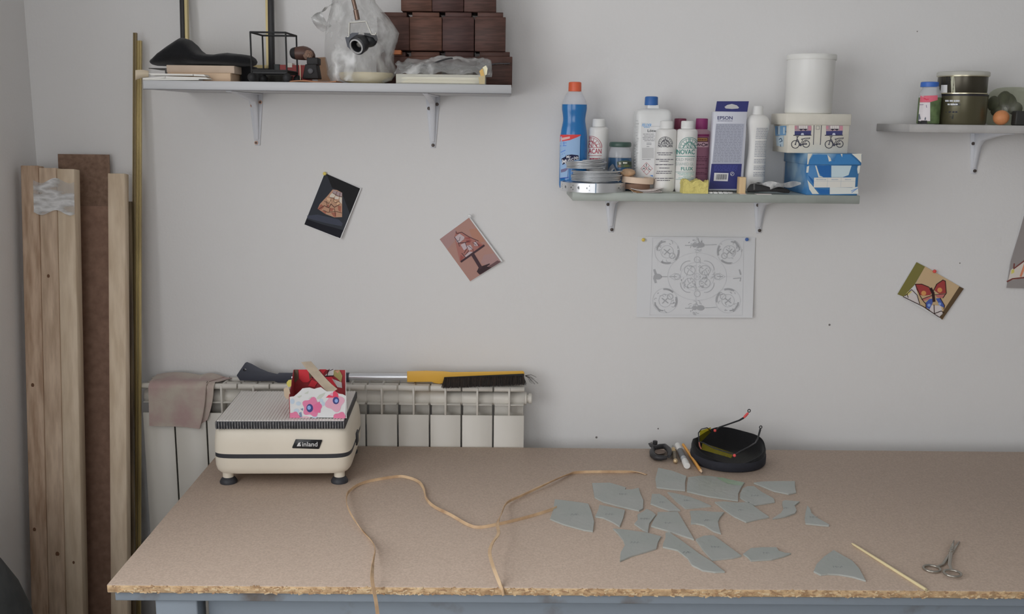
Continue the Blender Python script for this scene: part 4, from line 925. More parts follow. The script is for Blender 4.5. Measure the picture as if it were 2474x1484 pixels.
# ---- blue shoe box
zh = zoomer(1860, 260, 6.743); YB1 = -.196
bb = thing('blue_box', 'blue and white cardboard box with a lid and a blank paper label', 'box', (W(2010, 468, YB1).x, -.1, GZ))
M_bb = mat('box_blue', C(48, 114, 168, 1.5), .5, col2=C(140, 168, 184, 1.5), vscale=9, stretch=(1, .6, .7), lo=.33, hi=.47)
bx0, bx1 = W(1950, 440, YB1).x, W(2073, 440, YB1).x; bz = W(2010, 399, YB1).z; bzt = W(2010, 371.5, YB1).z
build('body', MB().box(bx0, bx1, YB1, -.012, GZ, bz+.012), M_bb, bb, bevel=.001, seg=1)
build('lid', MB().box(bx0-.003, W(2081, 385, YB1).x, YB1-.003, -.009, bz, bzt), M_bb, bb, bevel=.0012, seg=1)
lb, gy = ink(206, 204, 196), ink(150, 160, 168)
it = [(lb, zh([[(718, 1142), (1395, 1138), (1385, 1300), (712, 1302)]]), 2), (gy, zh(line([(718, 1200), (1390, 1202)], 4)+line([(940, 1142), (930, 1300)], 4)+line([(1160, 1142), (1150, 1300)], 4)), 3),
      (gy, zh(dashes(750, 920, 1172, 16, 4)+dashes(1000, 1110, 1172, 16, 3)+dashes(1220, 1320, 1172, 16, 3)), 3),
      (ink(206, 210, 206), zh([[(975, 1300), (1330, 1305), (1430, 1290), (1440, 1405), (975, 1412)], [(600, 960), (640, 950), (625, 1060), (590, 1060)]]), 1), (ink(166, 184, 190), zh([[(1000, 945), (1330, 945), (1280, 1100), (1180, 1136), (1000, 1136)]]), 1),
      (ink(24, 88, 150), zh([[(770, 945), (990, 945), (985, 1130), (860, 1130), (800, 1060)], [(620, 1100), (720, 1200), (760, 1320), (960, 1340), (960, 1408), (820, 1408), (660, 1180)]]), 1),
      (ink(214, 216, 206), zh([[(735, 945), (755, 945), (810, 1110), (870, 1135), (790, 1136)], [(610, 1180), (680, 1260), (760, 1360), (800, 1408), (690, 1408), (640, 1330)], [(1430, 950), (1470, 945), (1455, 1060), (1430, 1080), (1420, 1000)]]), 2), (ink(90, 130, 180), zh(line([(1320, 1360), (1430, 1310), (1330, 1385)], 10)), 3)]
decal('print', it, pl(YB1), bb, .0005)
it = [(ink(44, 110, 164), zh([[(700, 765), (930, 770), (980, 850), (1050, 880), (1080, 765), (1300, 765), (1440, 880), (1470, 925), (640, 925), (650, 850)]]), 1), (ink(210, 208, 196), zh([[(615, 750), (690, 750), (640, 850), (625, 925), (605, 925)], [(935, 770), (985, 820), (1000, 870), (960, 880)], [(1150, 755), (1180, 755), (1175, 810)], [(1330, 752), (1492, 752), (1488, 900), (1420, 830)]]), 2)]
decal('print', it, pl(YB1-.003), bb, .0005)
# ---- bicycle print box
YB2 = -.178; zb2_ = bzt
bk = thing('printed_box', 'white lidded cardboard box printed with bicycles and shop awnings', 'box', (W(1976, 366, YB2).x, -.12, zb2_))
cx0, cx1 = W(1903.5, 340, YB2).x, W(2050, 340, YB2).x; cz = W(1976, 302.5, YB2).z; czt = W(1976, 275, YB2).z
M_wb = mat('box_cream', C(184, 180, 168), .6, var=.04, vscale=40)
build('body', MB().box(cx0, cx1, YB2, -.055, zb2_, cz+.01), M_wb, bk, bevel=.001, seg=1)
build('lid', MB().box(W(1899.5, 290, YB2-.003).x, W(2057, 290, YB2-.003).x, YB2-.003, -.052, cz, czt), M_wb, bk, bevel=.0012, seg=1)
it = []; nv, pk, ln = ink(58, 60, 104), ink(176, 120, 132), ink(66, 66, 78)
for dx in (0, 512):
    it += [(ink(150, 128, 136), zh([rect(402+dx, 292, 672+dx, 385)]), 0), (pk, zh([rect(625+dx, 300, 675+dx, 370), rect(402+dx, 300, 440+dx, 350)]), 1), (nv, zh([[(402+dx, 385), (672+dx, 378), (665+dx, 445), (402+dx, 450)]]), 1), (ln, zh(line([(385+dx, 452), (672+dx, 450)], 14)), 1),
           (ink(44, 42, 54), zh([[(470+dx, 345), (610+dx, 345), (580+dx, 378), (540+dx, 352), (505+dx, 378)]]), 2), (ink(206, 200, 196), zh([rect(470+dx+i*36, 296, 502+dx+i*36, 346) for i in range(4)]), 3), (ink(170, 176, 190), zh([[(500+dx, 448), (512+dx, 415), (545+dx, 415), (555+dx, 448)]]), 3)]
    ex = dx+ (36 if dx else 0)
    it += [(ln, zh(ring(412+ex, 600, 62, 11, 26)+ring(588+ex, 592, 56, 11, 26)+line([(412+ex, 600), (435+ex, 530), (450+ex, 470)], 13)+line([(425+ex, 475), (470+ex, 470)], 10)+line([(450+ex, 520), (490+ex, 605), (545+ex, 600), (588+ex, 592)], 15)+line([(490+ex, 605), (530+ex, 540), (520+ex, 512)], 9)+line([(510+ex, 515), (560+ex, 508)], 13)+line([(560+ex, 500), (650+ex, 492), (640+ex, 510), (570+ex, 515)], 8)+line([(540+ex, 600), (588+ex, 545)], 8)), 1), (ln, zh([disc(412+ex, 600, 12, 10), disc(588+ex, 592, 14, 10), disc(495+ex, 608, 22, 12)]), 2)]
it += [(ln, zh(line([(718, 292), (708, 605)], 10)+line([(838, 292), (820, 605)], 10)+line([(752, 300), (805, 300), (805, 355), (752, 355), (752, 300)], 4)), 1)]
decal('print', it, pl(YB2), bk, .0005)
def side(x, y, o):      # print on the visible end of the box
    p0 = CAM; d = W(x, y, -.12)-CAM; t = (cx0-o-CAM.x)/d.x; return CAM+d*t
it = [(ink(96, 140, 178), zh([[(80, 300), (270, 296), (262, 450), (90, 460)]]), 0), (ink(184, 204, 216), zh([rect(130, 300, 165, 440), rect(215, 320, 245, 430), [(95, 470), (225, 460), (220, 640), (110, 620)]]), 1), (ink(52, 84, 116), zh(line([(150, 520), (180, 500), (200, 545), (160, 560)], 12)+line([(170, 600), (178, 635)], 9)+line([(120, 320), (122, 430)], 9)+line([(255, 380), (262, 400)], 9)), 2)]
decal('side_print', it, side, bk, .0005)
# ---- white canister
Yc = -.115; X = W(1956, 210, Yc).x; ct = thing('white_tub', 'tall white plastic tub with a lid on the bicycle print box', 'tub', (X, Yc, czt))
build('body', MB().lathe([(.050, czt)]+[(r, z) for r, z in prof_px(1956, Yc, [(54, 272), (55, 145)])], 48, (X, Yc, 0)), mat('tub_white', C(196, 196, 193), .35), ct, smooth=50)
build('lid', MB().lathe(prof_px(1956, Yc, [(57, 145.5), (57.6, 143), (57.4, 135), (56, 132.5), (50, 131.5)]), 48, (X, Yc, 0)), mat('tub_lid', C(188, 188, 184), .4), ct, smooth=40)

# ================================================================ things on the small grey shelf
zi = zoomer(2200, 170, 10.6)
Yj = -.13; X = W(2243, 280, Yj).x; jb = thing('spice_jar', 'clear jar with a blue lid and a pink and white label', 'jar', (X, Yj, RSZ))
build('contents', MB().lathe(prof_px(2243, Yj, [(23, None), (25.5, 298), (25.5, 236)], RSZ+.001), 30, (X, Yj, 0)), mat('jar_green', C(84, 104, 62), .5, var=.4, vscale=60), jb)
build('glass', MB().lathe(rounded(prof_px(2243, Yj, [(25.5, 235.5), (25, 228), (21, 219), (18.5, 214), (18.5, 209)]), 2), 30, (X, Yj, 0), cap=False), M_cl, jb, smooth=60)
build('lid', MB().lathe(prof_px(2246, Yj, [(20, 210.5), (20.3, 209), (20, 199.5), (18, 198)]), 30, (W(2246, 205, Yj).x, Yj, 0)), mat('lid_blue', C(40, 90, 168), .4), jb)
s_ = (W(2244, 280, Yj).x-W(2243, 280, Yj).x)*25.5
it = [(ink(196, 190, 192), zi([[(210, 820), (500, 820), (500, 1300), (190, 1300)]]), 0), (ink(214, 96, 116), zi([[(205, 655), (690, 640), (690, 760), (500, 815), (205, 820)]]), 0), (ink(190, 40, 72), zi(line([(310, 720), (360, 750), (450, 740)], 26)), 1), (ink(120, 100, 130), zi(line([(220, 885), (290, 880)], 14)+line([(385, 890), (400, 950)], 22)), 1), (ink(96, 100, 110), zi([[(190, 1130), (230, 1110), (240, 1250), (190, 1280)], [(330, 1220), (380, 1190), (390, 1260), (330, 1280)]]), 1), (ink(44, 44, 46), zi([[(195, 1285), (420, 1285), (420, 1370), (195, 1375)]]), 1)]
decal('label', it, cyl(X, Yj, s_), jb, .0006, 6)
M_tin = mat('tin_dark', C(58, 54, 44), .28, metal=.5); M_tin2 = mat('tin_olive', C(74, 70, 50), .3, metal=.35); M_tinr = mat('tin_rim', C(176, 168, 140), .25, metal=.8)
Yn = -.115; pc = 2322; X = W(pc, 260, Yn).x; zm = W(pc, 229, Yn).z
t1 = thing('food_tin', 'wide dark olive tin with white lettering, under the smaller tin', 'tin', (X, Yn, RSZ))
build('body', MB().lathe(prof_px(pc, Yn, [(55, None), (57, 297), (57, 232)], RSZ+.0005), 48, (X, Yn, 0)), M_tin2, t1, smooth=40)
build('rim', MB().lathe([(.0565, zm-.004), (.0575, zm-.003), (.0575, zm-.0005), (.055, zm)], 48, (X, Yn, 0)), mat('tin_black2', C(48, 47, 52), .35, metal=.4), t1)
sc_ = W(pc+1, 260, Yn).x-W(pc, 260, Yn).x
it = [(ink(42, 44, 56), zi([rect(835, 830, 1255, 905), rect(830, 1050, 1180, 1085)]), 0), (ink(176, 178, 184), zi(dashes(835, 1250, 780, 46, 5)), 1), (ink(184, 186, 190), zi(dashes(865, 1190, 870, 44, 4)), 1), (ink(50, 52, 50), zi([disc(960, 1190, 70, 14, 60)]), 0)]
decal('print', it, cyl(X, Yn, 57*sc_), t1, .0006, 6)
X2 = W(2325, 205, Yn).x; t2 = thing('food_tin', 'dark glossy tin with a clear plastic lid, on top of the olive tin', 'tin', (X2, Yn, zm))
build('body', MB().lathe([(.054, zm)]+prof_px(2324, Yn, [(55, 228), (55, 184)]), 48, (X2, Yn, 0)), M_tin, t2, smooth=40)
build('bottom_rim', MB().lathe([(.0545, zm+.0002), (.0565, zm+.001), (.0565, zm+.003), (.0545, zm+.004)], 48, (X2, Yn, 0)), M_tinr, t2)
build('top_rim', MB().lathe(prof_px(2324, Yn, [(55, 187), (56.5, 186), (56.5, 182), (55, 181)]), 48, (X2, Yn, 0)), M_tinr, t2)
build('plastic_lid', MB().lathe(prof_px(2324, Yn, [(57.6, 185), (58.4, 184), (58.2, 176), (55, 174)]), 48, (X2, Yn, 0)), mat('lid_frost', C(172, 172, 164), .4, alpha=.6), t2)
decal('price_sticker', [(ink(190, 190, 190), zi([[(700, 380), (880, 372), (868, 600), (690, 600)]]), 1)], cyl(X2, Yn, 55*sc_), t2, .0006, 6)
for nm_, c_, q_ in (('seam_stripe', (160, 160, 140), (935, 140, 1000, 590)), ('label_panel', (40, 40, 40), (715, 160, 935, 360))): decal(nm_, [(ink(*c_), zi([rect(*q_)]), 0)], cyl(X2, Yn, 55*sc_), t2, .0006, 6)
Yq = -.1; X = W(2440, 270, Yq).x; pj = thing('plastic_jar', 'squat clear plastic jar with dark green leaves inside', 'jar', (X, Yq, RSZ))
build('shell', MB().lathe(rounded(prof_px(2440, Yq, [(44, None), (52, 296), (56, 280), (56, 250), (50, 226), (36, 214), (20, 211)], RSZ+.0005), 2), 40, (X, Yq, 0)), film('jar_clear', (.84, .86, .78, 1), .08, .2, 8, .12, body=(.6, .6, .5, 1)), pj, smooth=60)
lfm = mat('leaf_dark', C(62, 64, 42), .6, var=.4, vscale=60)
for k, (px, py, rx, rz, a_) in enumerate(((2425, 240, .016, .02, .3), (2441, 246, .014, .022, -.5), (2400, 250, .014, .018, .1), (2410, 268, .016, .014, 0), (2452, 262, .018, .016, .2))):
    p = W(px, py, Yq); lf_ = MB().ball((0, 0, 0), 1, 14).xf(Matrix.Translation(p) @ Matrix.Rotation(a_, 4, 'Y') @ Matrix.Diagonal((rx, .012, rz, 1)))
    build('leaf', lf_, lfm, pj, smooth=80)
p = W(2419, 282, -.165)
tag(build('orange_fruit', MB().ball((p.x, -.165, RSZ+.0175), .0175, 24, sz=.98), mat('orange_peel', C(178, 112, 62), .5, bump=.3, bscale=300), smooth=80, origin=(p.x, -.165, RSZ)), 'small dull orange fruit in front of the clear plastic jar', 'fruit')
tag(build('black_tray', MB().box(W(2436, 285, -.18).x, W(2436, 285, -.18).x+.2, -.185, -.165, RSZ, W(2450, 268, -.18).z).box(W(2436, 285, -.18).x, W(2436, 285, -.18).x+.2, -.165, -.04, RSZ, RSZ+.003) if False else MB().box(W(2449, 285, -.18).x, W(2449, 285, -.18).x+.2, -.19, -.168, RSZ, W(2450, 268, -.18).z), mat('tray_black', C(36, 36, 34), .5), bevel=.003, origin=(W(2449, 285, -.18).x+.1, -.18, RSZ)), 'low black case at the front of the small grey shelf', 'case')
# ================================================================ prints pinned to the wall
def pinned(name, label, cat, corners, curl, paper, zo, items, pins, border=None, Y0=-.0012):
    """corners in photo pixels TL TR BR BL; curl(u, v) -> distance off the wall"""
    (ax, ay), (bx, by), (cx_, cy_), (dx, dy) = corners
    def uv(x, y):
        e1, e2 = (bx-ax, by-ay), (dx-ax, dy-ay); det = e1[0]*e2[1]-e1[1]*e2[0]; p = (x-ax, y-ay)
        return max(0, min(1, (p[0]*e2[1]-p[1]*e2[0])/det)), max(0, min(1, (e1[0]*p[1]-e1[1]*p[0])/det))
    def sh(u, v, o):
        x = (ax*(1-u)+bx*u)*(1-v)+(dx*(1-u)+cx_*u)*v; y = (ay*(1-u)+by*u)*(1-v)+(dy*(1-u)+cy_*u)*v
        return W(x, y, Y0-curl(u, v)-o)
    t = thing(name, label, cat, sh(.5, .5, 0)+Vector((0, .001, 0)))
    build('sheet', MB().sheet(sh, 14, 14, .0005), paper, t, smooth=60)
    def mp(x, y, o): u, v = uv(x, y); return W(x, y, Y0-curl(u, v)-o)
    if items: decal('picture', [(m, zo(p) if zo else p, ly) for m, p, ly in items], mp, t, .0005, 9)
    for px, py, c in pins:
        q = W(px, py, Y0-.002); u, v = uv(px, py); q.y = Y0-curl(u, v)
        build('pin', MB().lathe([(.0012, -.003), (.0012, .001), (.0036, .002), (.0046, .0045), (.0040, .007), (.0015, .008)], 14, q, M=RX90), mat('pin_%d%d%d' % c, C(*c), .35), t)
    return t
M_photo = mat('photo_paper', C(206, 206, 206), .35)
# --- dark lampshade photograph
z1_ = zoomer(700, 400, 7.42)
bg, amber, cream_, rust, dk_ = ink(34, 36, 42), ink(166, 126, 100), ink(196, 186, 172), ink(148, 88, 70), ink(80, 54, 46)
it = [(ink(44, 47, 54), [[(625, 145), (1262, 412), (905, 1308), (262, 1056)]], 0), (ink(26, 26, 28), [[(660, 150), (1262, 412), (1080, 870), (960, 560), (840, 430), (760, 400)]], 1), (ink(24, 24, 32), [[(300, 960), (560, 1050), (960, 1160), (905, 1305), (264, 1054)]], 1), (ink(58, 62, 76), [[(310, 900), (500, 880), (880, 970), (950, 1040), (930, 1090), (640, 1030), (330, 950)]], 1),
      (amber, [[(770, 430), (850, 440), (940, 490), (938, 925), (800, 930), (640, 870), (500, 775), (540, 690), (680, 540)]], 2),
      (ink(150, 130, 132), [[(785, 440), (860, 465), (940, 490), (935, 560), (860, 545), (765, 490)]], 3), (cream_, [[(760, 492), (820, 530), (790, 575), (720, 570), (715, 540)], [(815, 545), (885, 560), (875, 610), (800, 600)], [(895, 565), (938, 570), (932, 690), (890, 640)]], 3),
      (ink(206, 168, 130), [[(665, 580), (730, 590), (715, 640), (670, 620)], [(700, 640), (745, 620), (730, 680), (705, 670)], [(840, 690), (870, 640), (895, 690), (850, 715)], [(770, 620), (840, 635), (815, 670), (780, 655)]], 3),
      (rust, [[(500, 775), (560, 690), (620, 740), (560, 800)], [(720, 760), (800, 770), (760, 820), (712, 815)], [(860, 720), (920, 730), (915, 840), (870, 800)], [(560, 800), (660, 830), (640, 870)], [(640, 750), (700, 690), (705, 760)], [(740, 850), (830, 840), (830, 925), (790, 920)]], 3),
      (dk_, line([(765, 490), (860, 545), (938, 565)], 9)+line([(850, 465), (820, 535)], 8)+line([(905, 485), (888, 560)], 8)+line([(720, 575), (800, 590), (780, 640), (820, 670), (890, 640)], 8)+line([(620, 640), (700, 680), (740, 620)], 8)+line([(510, 790), (620, 720), (700, 760), (740, 690), (800, 750), (890, 700)], 12)+line([(600, 800), (680, 840), (830, 825), (930, 850)], 9)+line([(660, 640), (670, 730)], 8)+line([(720, 760), (710, 830)], 8)+line([(800, 770), (820, 900)], 8), 4)]
pinned('photo_print', 'small dark photograph of an amber stained glass lampshade held by a yellow pin', 'photo', ((783, 418), (873, 455), (823, 578), (735, 543)), lambda u, v: .011*u*u*(.3+.7*v)+.001, M_photo, z1_, it, ((785, 419.5, (206, 186, 70)),))
# --- table lamp photograph
z2_ = zoomer(1040, 500, 7.42)
it = [(ink(154, 116, 106), [[(165, 580), (690, 195), (1262, 985), (712, 1335)]], 0), (ink(150, 118, 116), [[(165, 580), (430, 385), (520, 520), (300, 760)], [(960, 860), (1150, 830), (1262, 985), (1080, 1090), (900, 1000)]], 1), (ink(158, 112, 94), [[(690, 400), (830, 390), (980, 620), (900, 640), (740, 540)]], 1), (ink(96, 72, 74), [[(1080, 1040), (1200, 960), (1262, 985), (900, 1215), (860, 1180)]], 2),
      (ink(150, 98, 90), [[(430, 540), (450, 450), (560, 450), (700, 530), (850, 610), (965, 690), (560, 985), (530, 1005), (480, 780)]], 2), (ink(168, 152, 156), [[(440, 540), (520, 480), (610, 540), (600, 580), (510, 650), (470, 630)], [(540, 680), (620, 640), (660, 740), (600, 780)], [(650, 700), (720, 680), (760, 750), (690, 790)], [(610, 880), (700, 800), (760, 810), (640, 900)], [(770, 640), (830, 620), (850, 700), (790, 700)]], 3),
      (ink(140, 74, 70), [[(540, 860), (600, 900), (560, 960), (530, 960)], [(640, 590), (740, 600), (700, 650), (640, 640)], [(840, 650), (930, 690), (870, 730)], [(600, 560), (700, 540), (720, 590)]], 3),
      (ink(66, 48, 54), line([(550, 982), (960, 692)], 34)+line([(760, 860), (900, 1090)], 62)+line([(455, 440), (470, 480), (560, 455), (690, 540), (860, 610)], 10)+line([(430, 540), (500, 640), (520, 710)], 9)+line([(500, 650), (620, 640), (700, 610)], 12)+line([(530, 540), (520, 600), (470, 620)], 7)+line([(620, 640), (660, 740), (600, 830)], 8)+line([(560, 830), (620, 900)], 10)+line([(680, 700), (760, 760), (770, 820)], 8)+line([(690, 780), (620, 870)], 8)+line([(800, 610), (870, 700)], 10)+line([(760, 640), (820, 690)], 9), 4), (ink(56, 42, 46), [[(830, 1160), (870, 1080), (960, 1050), (1060, 1015), (1065, 1030), (1010, 1070), (1090, 1090), (880, 1215)]], 4)]
pinned('photo_print', 'small pinkish photograph of a stained glass table lamp, tilted', 'photo', ((1062, 577), (1134, 523), (1214, 631), (1135, 682)), lambda u, v: .008*u*u+.001, M_photo, z2_, it, ((1135, 521, (214, 214, 214)),))
# --- butterfly photograph
z3_ = zoomer(2140, 480, 4.638)
it = [(ink(176, 150, 112), [[(440, 760), (830, 985), (640, 1355), (385, 1195), (330, 960)]], 0), (ink(110, 104, 48), [[(345, 712), (440, 762), (320, 970), (200, 1100), (130, 1072)]], 1), (ink(84, 66, 44), [[(825, 985), (875, 1010), (632, 1358), (600, 1330)]], 1),
      (ink(186, 178, 176), [[(205, 1095), (250, 1065), (350, 1090), (385, 1180), (340, 1175)], [(250, 1040), (320, 1015), (345, 1060), (280, 1075)], [(460, 1225), (520, 1195), (620, 1200), (640, 1300), (600, 1335)], ], 1), (ink(196, 186, 110), [[(215, 1085), (250, 1040), (300, 1040), (250, 1085)]], 2),
      (ink(146, 52, 50), [[(330, 960), (400, 958), (470, 985), (520, 1050), (500, 1080), (420, 1090), (385, 1080), (345, 1020)], [(545, 1030), (570, 960), (640, 912), (668, 925), (675, 1060), (600, 1070)]], 2), (ink(170, 96, 92), [[(400, 1130), (460, 1100), (520, 1090), (480, 1130), (420, 1148)], [(555, 1085), (620, 1070), (675, 1068), (640, 1115), (580, 1110)]], 2), (ink(188, 128, 66), [disc(425, 1060, 28, 12), disc(605, 1025, 28, 12)], 3),
      (ink(62, 82, 150), [[(445, 1170), (490, 1125), (545, 1120), (520, 1180), (490, 1240), (450, 1220)], [(560, 1120), (610, 1115), (650, 1180), (655, 1225), (610, 1200)]], 3), (ink(120, 150, 200), [disc(485, 1195, 18, 10), disc(605, 1180, 16, 10)], 4),
      (ink(52, 34, 34), line([(505, 1010), (530, 1060), (540, 1150)], 32)+line([(330, 960), (400, 958), (480, 990), (530, 1040), (570, 960), (640, 912), (668, 925), (678, 1060), (640, 1115)], 8)+line([(330, 960), (385, 1090), (420, 1150), (450, 1180), (450, 1230), (490, 1250)], 8)+line([(400, 1130), (530, 1080), (675, 1068)], 6)+line([(610, 1115), (660, 1200), (650, 1240)], 8)+line([(195, 1100), (420, 1210), (600, 1330)], 8)+line([(215, 1090), (290, 1020), (350, 1080), (380, 1180)], 7)+line([(540, 1190), (545, 1290), (620, 1260), (655, 1280)], 8)+line([(240, 1070), (250, 1110)], 7), 5)]
pinned('photo_print', 'small photograph of a red and blue stained glass butterfly', 'photo', ((2214, 633), (2329, 699), (2275, 773), (2167, 710)), lambda u, v: .002+.003*v, M_photo, z3_, it, ((2256, 655, (196, 60, 52)),))
# --- paper at the picture edge
it = [(ink(132, 126, 124), [[(1549, 190), (1700, 190), (1700, 1010), (1352, 1000), (1400, 700), (1490, 400)]], 0), (ink(206, 196, 186), [[(1440, 770), (1549, 700), (1700, 640), (1700, 900), (1549, 890), (1370, 920), (1400, 800)]], 1), (ink(196, 186, 84), [[(1410, 800), (1440, 790), (1440, 830), (1405, 845)]], 2), (ink(206, 128, 92), [[(1500, 870), (1560, 700), (1700, 690), (1700, 760), (1560, 780), (1520, 880)]], 2), (ink(112, 60, 54), line([(1440, 730), (1435, 785), (1549, 700), (1700, 600)], 14)+line([(1360, 930), (1420, 900), (1549, 885), (1700, 900)], 16), 3)]
pinned('craft_paper', 'hanging sheet with orange stained glass pattern, cut by the picture edge', 'paper', ((2480, 470), (2560, 470), (2560, 700), (2431, 694)), lambda u, v: .004*v+.001, M_photo, z3_, it, ())['label'] = 'creased grey sheet with an orange and brown stained glass pattern, beside the butterfly photograph'
# --- pencil pattern drawing
z4_ = zoomer(1500, 560, 6.183); lg, mg, dg = ink(172, 173, 176), ink(160, 161, 164), ink(148, 149, 152); it = []
L_ = []
L_ += line([(475, 90), (450, 900), (430, 1250)], 5)+line([(1835, 140), (1815, 1240)], 5)+line([(475, 95), (1830, 95)], 4)+line([(430, 1245), (1815, 1250)], 4)+line([(1130, 90), (1118, 1240)], 4)+line([(450, 672), (1830, 672)], 3)
L_ += ring(1140, 670, 440, 6, 40, 355)+ring(1140, 672, 250, 6, 30, 215)+ring(1140, 670, 48, 8, 16)+line([(1110, 640), (1170, 700)], 6)+line([(1170, 640), (1110, 700)], 6)
M_ = []
for sx in (-1, 1):
    for sy in (-1, 1): M_ += ring(1140+sx*112, 672+sy*95, 82, 9, 16, 72)+line([(1140+sx*60, 672+sy*60), (1140+sx*150, 672+sy*130)], 10)+arc(1140+sx*120, 672+sy*105, 130, math.atan2(sy, sx)-.9, math.atan2(sy, sx)+.9, 10, 10)
for i in range(4): a = PI/2*i; M_ += ring(1140+300*math.cos(a), 672+255*math.sin(a), 45, 8, 12)
D_ = []
for qx, qy, sx, sy in ((690, 300, -1, -1), (1620, 300, 1, -1), (660, 1030, -1, 1), (1600, 1030, 1, 1)):
    L_ += ring(qx, qy, 185, 8, 26)
    D_ += arc(qx, qy, 172, math.atan2(-sy, -sx)-.9, math.atan2(-sy, -sx)-.05, 26, 8)+arc(qx, qy, 172, math.atan2(-sy, -sx)+.5, math.atan2(-sy, -sx)+1.3, 26, 8)+arc(qx+sx*30, qy+sy*30, 120, math.atan2(sy, sx)-.8, math.atan2(sy, sx)+.8, 18, 10)
    D_ += line([(qx-45, qy-35), (qx+45, qy+35)], 14)+line([(qx+40, qy-40), (qx-40, qy+40)], 12)+line([(qx+sx*80, qy+sy*160), (qx+sx*150, qy+sy*60)], 22)
    M_ += ring(qx-sx*75, qy-sy*60, 42, 12, 12)+ring(qx, qy, 95, 6, 16)
D_ += [disc(550, 672, 62, 12, 44)]+line([(500, 570), (520, 640)], 30)+line([(495, 690), (520, 760)], 30)+line([(600, 672), (690, 672)], 10)+line([(740, 672), (830, 672)], 12)+line([(1440, 668), (1520, 672)], 12)+line([(1770, 570), (1790, 640)], 20)+line([(1680, 700), (1790, 690), (1780, 740)], 12)
for qy in (200, 1138): D_ += [disc(1100, qy, 38, 12, 34), disc(1190, qy, 60, 12, 40)]+line([(960, qy+5), (1060, qy+5)], 9)+line([(1260, qy), (1430, qy-8)], 8)
rnd = random.Random(12); F_ = []
for k in range(150):      # fine pencil work inside the medallions and the rosette
    qx, qy, R_ = rnd.choice(((690, 300, 165), (1620, 300, 165), (660, 1030, 165), (1600, 1030, 165), (1140, 672, 240), (1140, 672, 240), (1120, 200, 90), (1120, 1138, 90)))
    a_ = rnd.uniform(0, 6.28); r_ = R_*math.sqrt(rnd.random()); x_, y_ = qx+r_*math.cos(a_), qy+r_*math.sin(a_)*.9; s_ = rnd.uniform(14, 40)
    F_ += arc(x_, y_, s_, a_, a_+rnd.uniform(.8, 2.2), rnd.uniform(5, 10), 5)
for k in range(8): F_ += arc(1140, 672, 150+8*(k % 3), .785*k+.1, .785*k+.65, 8, 6)
for sx in (-1, 1): F_ += line([(1140+sx*250, 672), (1140+sx*330, 620), (1140+sx*420, 672), (1140+sx*330, 724), (1140+sx*250, 672)], 5)
it += [(mg, F_, 2), (lg, L_, 1), (mg, M_, 2), (dg, D_, 3), (ink(206, 206, 206), line([(1640, 667), (1810, 667)], 8), 4)]
pinned('pattern_drawing', 'white sheet with a grey pencil drawing of a symmetrical ornament, two pins', 'drawing', ((1541, 572), (1825, 574), (1818, 768), (1538, 767)), lambda u, v: .002+.006*v*v*u+.003*u*v+.011*(1-abs(2*u-1))*(1-v)**.7, mat('drawing_paper', C(190, 191, 193), .7), z4_, it, ((1553.5, 579, (206, 178, 60)), (1803, 578, (52, 88, 150))))

# ================================================================ brush and rag on the radiator
z8_ = zoomer(480, 850, 4.364); zk = zoomer(820, 840, 4.758)
br = thing('hand_broom', 'hand broom with a yellow head, dark bristles and metal handle lying on the radiator', 'broom', W(900, 930, -.06))
M_grip = mat('dark_grip', C(50, 52, 62), .5); M_yel = mat('yellow_plastic', C(222, 168, 26), .45)
Yg = -.062
gp = z8_([[(400, 250), (440, 190), (490, 118), (510, 108), (560, 128), (650, 178), (740, 215), (830, 235), (850, 222), (985, 222), (1005, 224), (1005, 328), (985, 330), (830, 326), (800, 310), (620, 310), (435, 304)]])[0]
grip_ = build('grip', MB().prism(gp, lambda x, y: W(x, y, Yg-.008), lambda x, y: W(x, y, Yg+.008)), M_grip, br, bevel=.003, seg=2)
cut(grip_, MB().lathe([(.0035, -.02), (.0035, .004)], 14, W(480+485/4.364, 850+193/4.364, Yg-.0082), M=RX90, sx=1.3))
build('tube', MB().tube([W(706, 911.5, Yg), W(986, 911, Yg)], .0088, 20), mat('alu_tube', C(178, 180, 184), .3, metal=.7), br)
build('collar', MB().tube([W(835.5, 912, Yg), W(843.5, 912, Yg)], .0122, 20), M_grip, br)
hp_ = zk([[(778, 272), (1000, 266), (1190, 272), (1290, 282), (1700, 276), (2110, 268), (2126, 285), (2126, 318), (1210, 345), (1190, 410), (1150, 418), (1090, 408), (1060, 395), (778, 398)]])[0]
build('head', MB().prism(hp_, lambda x, y: W(x, y, Yg-.013), lambda x, y: W(x, y, Yg+.013)), M_yel, br, bevel=.002)
M_bri = mat('bristle', C(52, 42, 38), .7); M_bri2 = mat('bristle_dark', C(32, 29, 29), .7)
bs = MB(); rnd = random.Random(21); TIPS = []
for k in range(2600):
    u = rnd.random(); d = rnd.random(); x = W(1074+190*u, 908, Yg).x; x += rnd.gauss(0, .0006)
    z = W(1074+190*u, 908-5*u, Yg).z-.001; y = Yg-.014+.02*d
    a = Vector((x, y, z)); ln_ = rnd.uniform(.030, .034); b = a+Vector((rnd.gauss(0, .0022)+(.004 if u > .97 else 0)-(.002 if u < .03 else 0), -.046+.016*d+rnd.gauss(0, .001), -ln_*.5+.003*u-.003*d))
    w = .0005; s1 = Vector((w, 0, 0)); s2 = Vector((0, w*.6, w*.8)); bs.add([a-s1, a+s1, a+s2, b-s1*.6, b+s1*.6, b+s2*.6], [(0, 1, 4, 3), (1, 2, 5, 4), (2, 0, 3, 5), (3, 4, 5)], 0 if rnd.random() < .4 else 1)
for k in range(14):
    a = W(1268, 908, Yg); b = a+Vector((rnd.uniform(.01, .034), -.01, -rnd.uniform(.0, .02))); m_ = (a+b)/2+Vector((0, 0, .005)); bs.tube([a, m_, b], .0003, 3, mi=1)
o = build('bristles', bs, [M_bri, M_bri2], br, smooth=0); o['kind'] = 'stuff'
